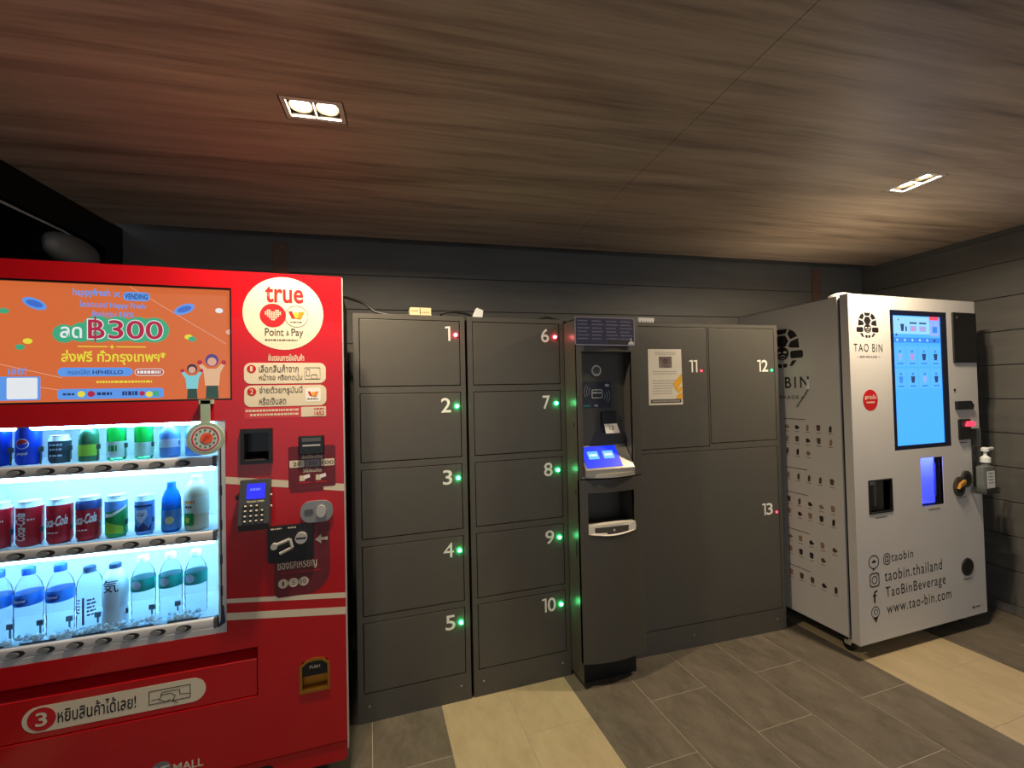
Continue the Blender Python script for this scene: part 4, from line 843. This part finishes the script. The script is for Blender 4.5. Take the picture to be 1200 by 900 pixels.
# upper right black box, readers
bx = MB().box(3.203, CX1-.006, CFY-.010, CFY, 1.540, 1.832, .004, 2).build('camera_box', M_black, cm); flat('camera_eye', front(CFY-.010), ell(3.235, 1.802, .008, n=16), .0006, M_greyplastic, bx)
MB().prism(front(CFY), ell(3.207, 1.383, .0075, n=16), 0, .003).build('sensor', M_ink, cm)
MB().prism(FCf, [(3.205, 1.270), (3.205, 1.318), (3.330, 1.318), (3.356, 1.292), (3.345, 1.268)], 0, .014).build('card_reader', mat('reader_navy', '#12151f', .35), cm)
scn = MB().box(3.222, 3.318, CFY-.014, CFY, 1.095, 1.214, .004, 2).build('code_scanner', M_blackp, cm)
MB().prism(front(CFY-.014), [(3.262, 1.172), (3.275, 1.200), (3.318, 1.200), (3.350, 1.184), (3.318, 1.170)], 0, .008).build('scanner_lamp', lit('scanner_red', (1, .03, .07), 2), scn)
pseudo(cm, FCf, 3.235, 3.30, 1.078, .006, .0006, M_greyp, 105)
# dispensing bay lit blue
bay = MB().box(2.892, 3.077, CFY+.15, CFY+.153, .743, 1.010).box(2.889, 2.892, CFY+.002, CFY+.15, .743, 1.010).box(3.077, 3.080, CFY+.002, CFY+.15, .743, 1.010).box(2.892, 3.077, CFY+.002, CFY+.15, 1.010, 1.013).box(2.892, 3.077, CFY+.002, CFY+.15, .740, .743).build('dispensing_bay', mat('bay_white', '#dfe0ee', .4), cm)
MB().box(2.900, 3.069, CFY+.035, CFY+.140, 1.003, 1.008).build('bay_lamp', lit('bay_blue_lamp', (.14, .18, 1), 22), bay)
MB().box(2.912, 2.920, CFY+.02, CFY+.03, .78, .99).box(3.048, 3.054, CFY+.02, CFY+.03, .79, .97).build('bay_rail', mat('rail_grey', '#8a8c96', .4), bay)
MB().box(2.894, 3.075, CFY+.006, CFY+.009, .745, 1.008).build('bay_door', clear('bay_pane', '#cfd4ff', .1), bay)
# cup window
cw = MB().box(2.477, 2.654, CFY+.11, CFY+.113, .746, .919).box(2.474, 2.477, CFY+.002, CFY+.11, .746, .919).box(2.654, 2.657, CFY+.002, CFY+.11, .746, .919).box(2.477, 2.654, CFY+.002, CFY+.11, .919, .922).box(2.477, 2.654, CFY+.002, CFY+.11, .743, .746).build('lid_bay', mat('lid_bay_brown', '#979080', .35, .2), cm)
MB().ring(FCf, [(2.475, .744), (2.656, .744), (2.656, .921), (2.475, .921)], [(2.482, .751), (2.649, .751), (2.649, .914), (2.482, .914)], -.01, .003).build('lid_bay_frame', M_ink, cw)
MB().box(2.615, 2.622, CFY+.06, CFY+.07, .76, .90).box(2.49, 2.60, CFY+.05, CFY+.10, .88, .90).build('lid_stack', mat('lid_grey', '#9b958a', .4), cw)
pseudo(cm, FCf, 2.52, 2.61, .722, .006, .0006, M_greyp, 106); pseudo(cm, FCf, 2.94, 3.04, .722, .006, .0006, M_greyp, 107)
# straw / change cup on the right
kd = MB().prism(FCf, ell(3.205, .830, .048, .056, 24), 0, .010).prism(FCf, ell(3.270, .868, .045, .048, 24), 0, .0104).build('cup_holder_plate', mat('holder_dark', '#3a3834', .35), cm)
MB().prism(FCf, ell(3.205, .832, .030, .036, 20), .010, .011).prism(FCf, ell(3.272, .868, .028, .030, 20), .0104, .0114).build('opening_shade', M_black, kd)  # flat black discs stand in for the shade inside the openings
MB().prism(FCf, [(3.172, .822), (3.235, .850), (3.232, .868), (3.190, .850)], .011, .024).build('holder_flap', mat('flap_amber', '#b8843a', .4), kd)
pseudo(cm, FCf, 3.195, 3.275, .765, .006, .0006, M_greyp, 108)
MB().prism(FCf, ell(3.254, .366, .052, .050, 32), 0, .004).build('round_vent', M_ink, cm); MB().ring(FCf, ell(3.254, .366, .050, .048, 32), ell(3.254, .366, .042, .040, 32), .004, .006).build('vent_rim', mat('vent_grey', '#2c2c2e', .4), cm); pseudo(cm, FCf, 3.215, 3.29, .298, .005, .0006, M_greyp, 109)
flat('maker_mark', FCf, ell(3.295, .128, .009, n=12), .0006, M_greyp, cm); pseudo(cm, FCf, 3.312, 3.36, .128, .008, .0006, M_greyp, 110)
# contact lines and icons
for s, a, b, z0, h in (('@taobin', 2.566, 2.800, .468, .062), ('taobin.thailand', 2.572, 3.034, .383, .058), ('TaoBinBeverage', 2.575, 3.060, .283, .070), ('www.tao-bin.com', 2.580, 3.103, .212, .056)):
    lettering(cm, FCf, s, a, b, z0, z0+h, .0006, M_ink, .0, spacing=1.15)
c1 = MB().ring(FCf, ell(2.495, .496, .039, .036, 28), ell(2.495, .496, .034, .031, 28), 0, .0006); c1.prism(FCf, [(2.483, .464), (2.505, .464), (2.490, .448)], None, .0006).prism(FCf, [(2.478, .492)]+ell(2.496, .492, .016, .014, 8, 0, PI)[::1]+[(2.478, .490)], None, .0007).build('chat_icon', M_ink, cm)
MB().ring(FCf, rrect(2.460, 2.532, .366, .440, .018), rrect(2.466, 2.526, .372, .434, .014), 0, .0006).ring(FCf, ell(2.496, .403, .021, .021, 20), ell(2.496, .403, .016, .016, 20), 0, .0006).prism(FCf, ell(2.515, .424, .004, n=8), None, .0006).build('photo_icon', M_ink, cm)
lettering(cm, FCf, 'f', 2.478, 2.514, .284, .348, .0006, M_ink, .0, name='letter_icon')
MB().ring(FCf, ell(2.494, .236, .031, .031, 24), ell(2.494, .236, .0265, .0265, 24), 0, .0006).prism(FCf, [(2.474, .212), (2.514, .212), (2.496, .180)], None, .0006).ring(FCf, ell(2.496, .238, .015, .015, 14), ell(2.496, .238, .011, .011, 14), 0, .0006).build('pin_icon', M_ink, cm)
# side panel print (u = -y)
FL = left(CX0)
emblem(FL, -2.035, 1.645, .128, .118, cm)
lettering(cm, FL, 'TAO', -2.21, -2.065, 1.414, 1.480, .0006, M_ink, .01, spacing=1.25); lettering(cm, FL, 'BIN', -2.022, -1.871, 1.414, 1.480, .0006, M_ink, .01, spacing=1.35); lettering(cm, FL, 'BEVERAGE', -2.13, -1.935, 1.350, 1.370, .0006, M_ink, .01, spacing=1.15); flat('dot', FL, ell(-1.915, 1.360, .005, n=10), .0006, M_ink, cm)
YS = [2.022, 1.956, 1.891, 1.825, 1.759]
M_cof1 = mat('icon_brown', '#5d4a40', .5); M_cof2 = mat('icon_dark', '#2e2a2b', .5); M_cof3 = mat('icon_tan', '#9a7d68', .5)
ri = random.Random(11)
for z, nn, hd in ((1.185, 5, 1), (1.113, 5, 0), (1.041, 3, 0), (.897, 5, 1), (.752, 5, 1), (.682, 5, 0), (.535, 5, 1), (.458, 4, 0), (.320, 5, 1)):
    if hd: pseudo(cm, FL, -2.04, -1.90, z+.047, .005, .0006, M_greyp, int(z*1000)); flat('rule', FL, [(-2.04, z+.040), (-1.74, z+.040), (-1.74, z+.0415), (-2.04, z+.0415)], .0005, M_soft, cm)
    for y in YS[:nn]:
        ic = MB(); kd_ = ri.randint(0, 2)
        if kd_ == 0: ic.prism(FL, [(-y-.009, z-.012), (-y+.009, z-.012), (-y+.012, z+.014), (-y-.012, z+.014)], None, .0006).prism(FL, ell(-y, z+.016, .012, .005, 10), None, .0007)
        elif kd_ == 1: ic.prism(FL, ell(-y, z, .011, .013, 12), None, .0006).prism(FL, [(-y+.008, z+.004), (-y+.016, z+.004), (-y+.016, z-.006), (-y+.008, z-.006)], None, .0006)
        else: ic.prism(FL, [(-y-.007, z-.016), (-y+.007, z-.016), (-y+.010, z+.010), (-y+.004, z+.022), (-y-.006, z+.012)], None, .0006)
        io = ic.build('menu_icon', ri.choice((M_cof1, M_cof2, M_cof3)), cm)
        flat('icon_caption', FL, rrect(-y-.014, -y+.014, z-.027, z-.023, .001), .0006, M_cof3, io)
# small white clip with a cord end on the side panel
cp_ = thing('cord_clip', 'small white clip with a dangling grey cord on coffee machine side', 'clip', (CX0-.004, 1.87, 1.41))
MB().box(CX0-.010, CX0, 1.863, 1.880, 1.405, 1.462, .003, 2).box(CX0-.016, CX0-.008, 1.863, 1.880, 1.405, 1.420, .002, 1).build('clip_body', M_cap_w, cp_)
MB().tube([(CX0-.006, 1.875, 1.405), (CX0-.006, 1.90, 1.365), (CX0-.005, 1.925, 1.335), (CX0-.004, 1.948, 1.303)], .0025, 6).build('cord', M_greyplastic, cp_, smooth=True)

# ------------------------------------------------------------------ hand sanitiser on the coffee machine's edge
hs_ = thing('sanitizer_holder', 'clear plastic bottle holder fixed to right edge of coffee machine', 'holder', (3.372, CFY-.04, .80))
C_holder = clear('holder_clear', '#dfe2e0', .2, .10, '#a5aaa8')
hy0, hy1 = CFY-.075, CFY-.006
MB().box(3.335, 3.422, hy1, CFY-.001, .80, 1.155, .001, 1).build('back_plate', C_holder, hs_)
MB().box(3.312, 3.432, hy0, hy0+.002, .79, .822).box(3.312, 3.314, hy0, hy1, .79, .822).box(3.430, 3.432, hy0, hy1, .79, .822).box(3.312, 3.432, hy0, hy1, .787, .790).build('tray', C_holder, hs_)
bx_, by_ = 3.372, CFY-.040
bt = thing('sanitizer_bottle', 'small sanitiser pump bottle with white label in clear holder', 'bottle', (bx_, by_, .7905))
MB().box(bx_-.046, bx_+.046, by_-.024, by_+.024, .7905, .945, .014, 3).build('body', clear('gel_clear', '#dfe6e6', .2, .2, '#bcc4c4'), bt, smooth=True)
MB().lathe(bx_+.008, by_, [(.022, .940), (.016, .955), (.016, .966)], 18).build('neck', clear('gel_clear', '#c6d0d0'), bt, smooth=True)
MB().box(bx_-.034, bx_+.034, by_-.0255, by_-.0245, .812, .915).build('label', mat('label_white', '#eef0f0', .5), bt)
for q in range(4): pseudo(bt, front(by_-.0255), bx_-.026, bx_+.022, .903-.018*q, .005, .0004, M_greyp, 120+q)
pm = MB().lathe(bx_+.008, by_, [(.023, .962), (.023, .988), (.012, .998), (.008, 1.002), (.008, 1.022), (.018, 1.026), (.018, 1.042), (.010, 1.048)], 18).build('pump', M_cap_w, bt, smooth=True)
MB().box(bx_+.004, bx_+.080, by_-.007, by_+.007, 1.030, 1.046, .004, 2).build('nozzle', M_cap_w, pm)

# ------------------------------------------------------------------ odds and ends on top of the lockers
LT = 1.7885
o = thing('adapter_box', 'small cream cardboard box on top of locker 1', 'box', (.232, LY+.06, LT))
MB().box(.183, .281, LY+.03, LY+.10, LT, LT+.040, .0015, 1).build('carton', mat('carton_cream', '#d8c69c', .6), o); flat('carton_seam', front(LY+.03), rrect(.227, .231, LT+.008, LT+.036, .001), .0005, M_greyp, o); pseudo(o, front(LY+.03), .19, .222, LT+.024, .006, .0005, mat('carton_print', '#a08c62', .6), 130); pseudo(o, front(LY+.03), .236, .272, LT+.018, .006, .0005, mat('carton_print', '#a08c62', .6), 131)
o = thing('power_adapter', 'small white plug adapter tilted on top of the lockers', 'adapter', (.507, LY+.06, LT))
MB().prism(front(LY+.03), [(.482, LT+.001), (.527, LT), (.533, LT+.038), (.502, LT+.050)], -.04, 0).build('block', M_cap_w, o); MB().box(.527, .531, LY+.035, LY+.065, LT+.008, LT+.032).build('plug_face', M_greyplastic, o)
tag(MB().tube([(-.16, 2.40, 1.930), (-.10, 2.25, 1.895), (-.02, 2.17, 1.855), (.03, LY+.09, LT+.022), (.09, LY+.07, LT+.008), (.14, LY+.06, LT+.006), (.181, LY+.06, LT+.010)], .006, 8).build('power_cable', M_black, smooth=True), 'black cable running from behind the vending machine to the cream box', 'cable')
tag(MB().tube([(.33, LY+.10, LT+.006), (.335, LY+.07, LT+.022), (.36, LY+.06, LT+.028), (.40, LY+.06, LT+.030), (.45, LY+.06, LT+.024), (.480, LY+.06, LT+.016)], .005, 8).build('power_cable', M_black, smooth=True), 'short black cable leading to the white plug adapter', 'cable')
tag(MB().tube([(.79, LY+.12, LT+.006), (.84, LY+.08, LT+.014), (.88, LY+.06, LT+.020), (.94, LY+.08, LT+.014), (1.05, LY+.2, LT+.02)], .006, 8).build('power_cable', M_black, smooth=True), 'black cable lying on locker 6 towards the kiosk sign', 'cable')
o = MB(); cmb = thing('terminal_strip', 'pale toothed terminal strip lying on top of locker 11', 'connector', (1.46, 2.10, LT))
o.box(1.412, 1.512, 2.09, 2.105, LT+.016, LT+.032)
for q in range(6): o.prism(front(2.09), [(1.413+.0167*q, LT+.016), (1.427+.0167*q, LT+.016), (1.424+.0167*q, LT), (1.416+.0167*q, LT)], -.015, 0)
o.build('comb', M_soft, cmb)
tr_ = MB().box(1.33, 2.28, 2.16, 2.20, LT, LT+.012)
for q in range(40): tr_.box(1.335+.0235*q, 1.347+.0235*q, 2.16, 2.165, LT+.012, LT+.024)
tag(tr_.build('cable_trunking', M_blackp), 'black slotted cable trunking lying along the top of the wide locker', 'trunking')
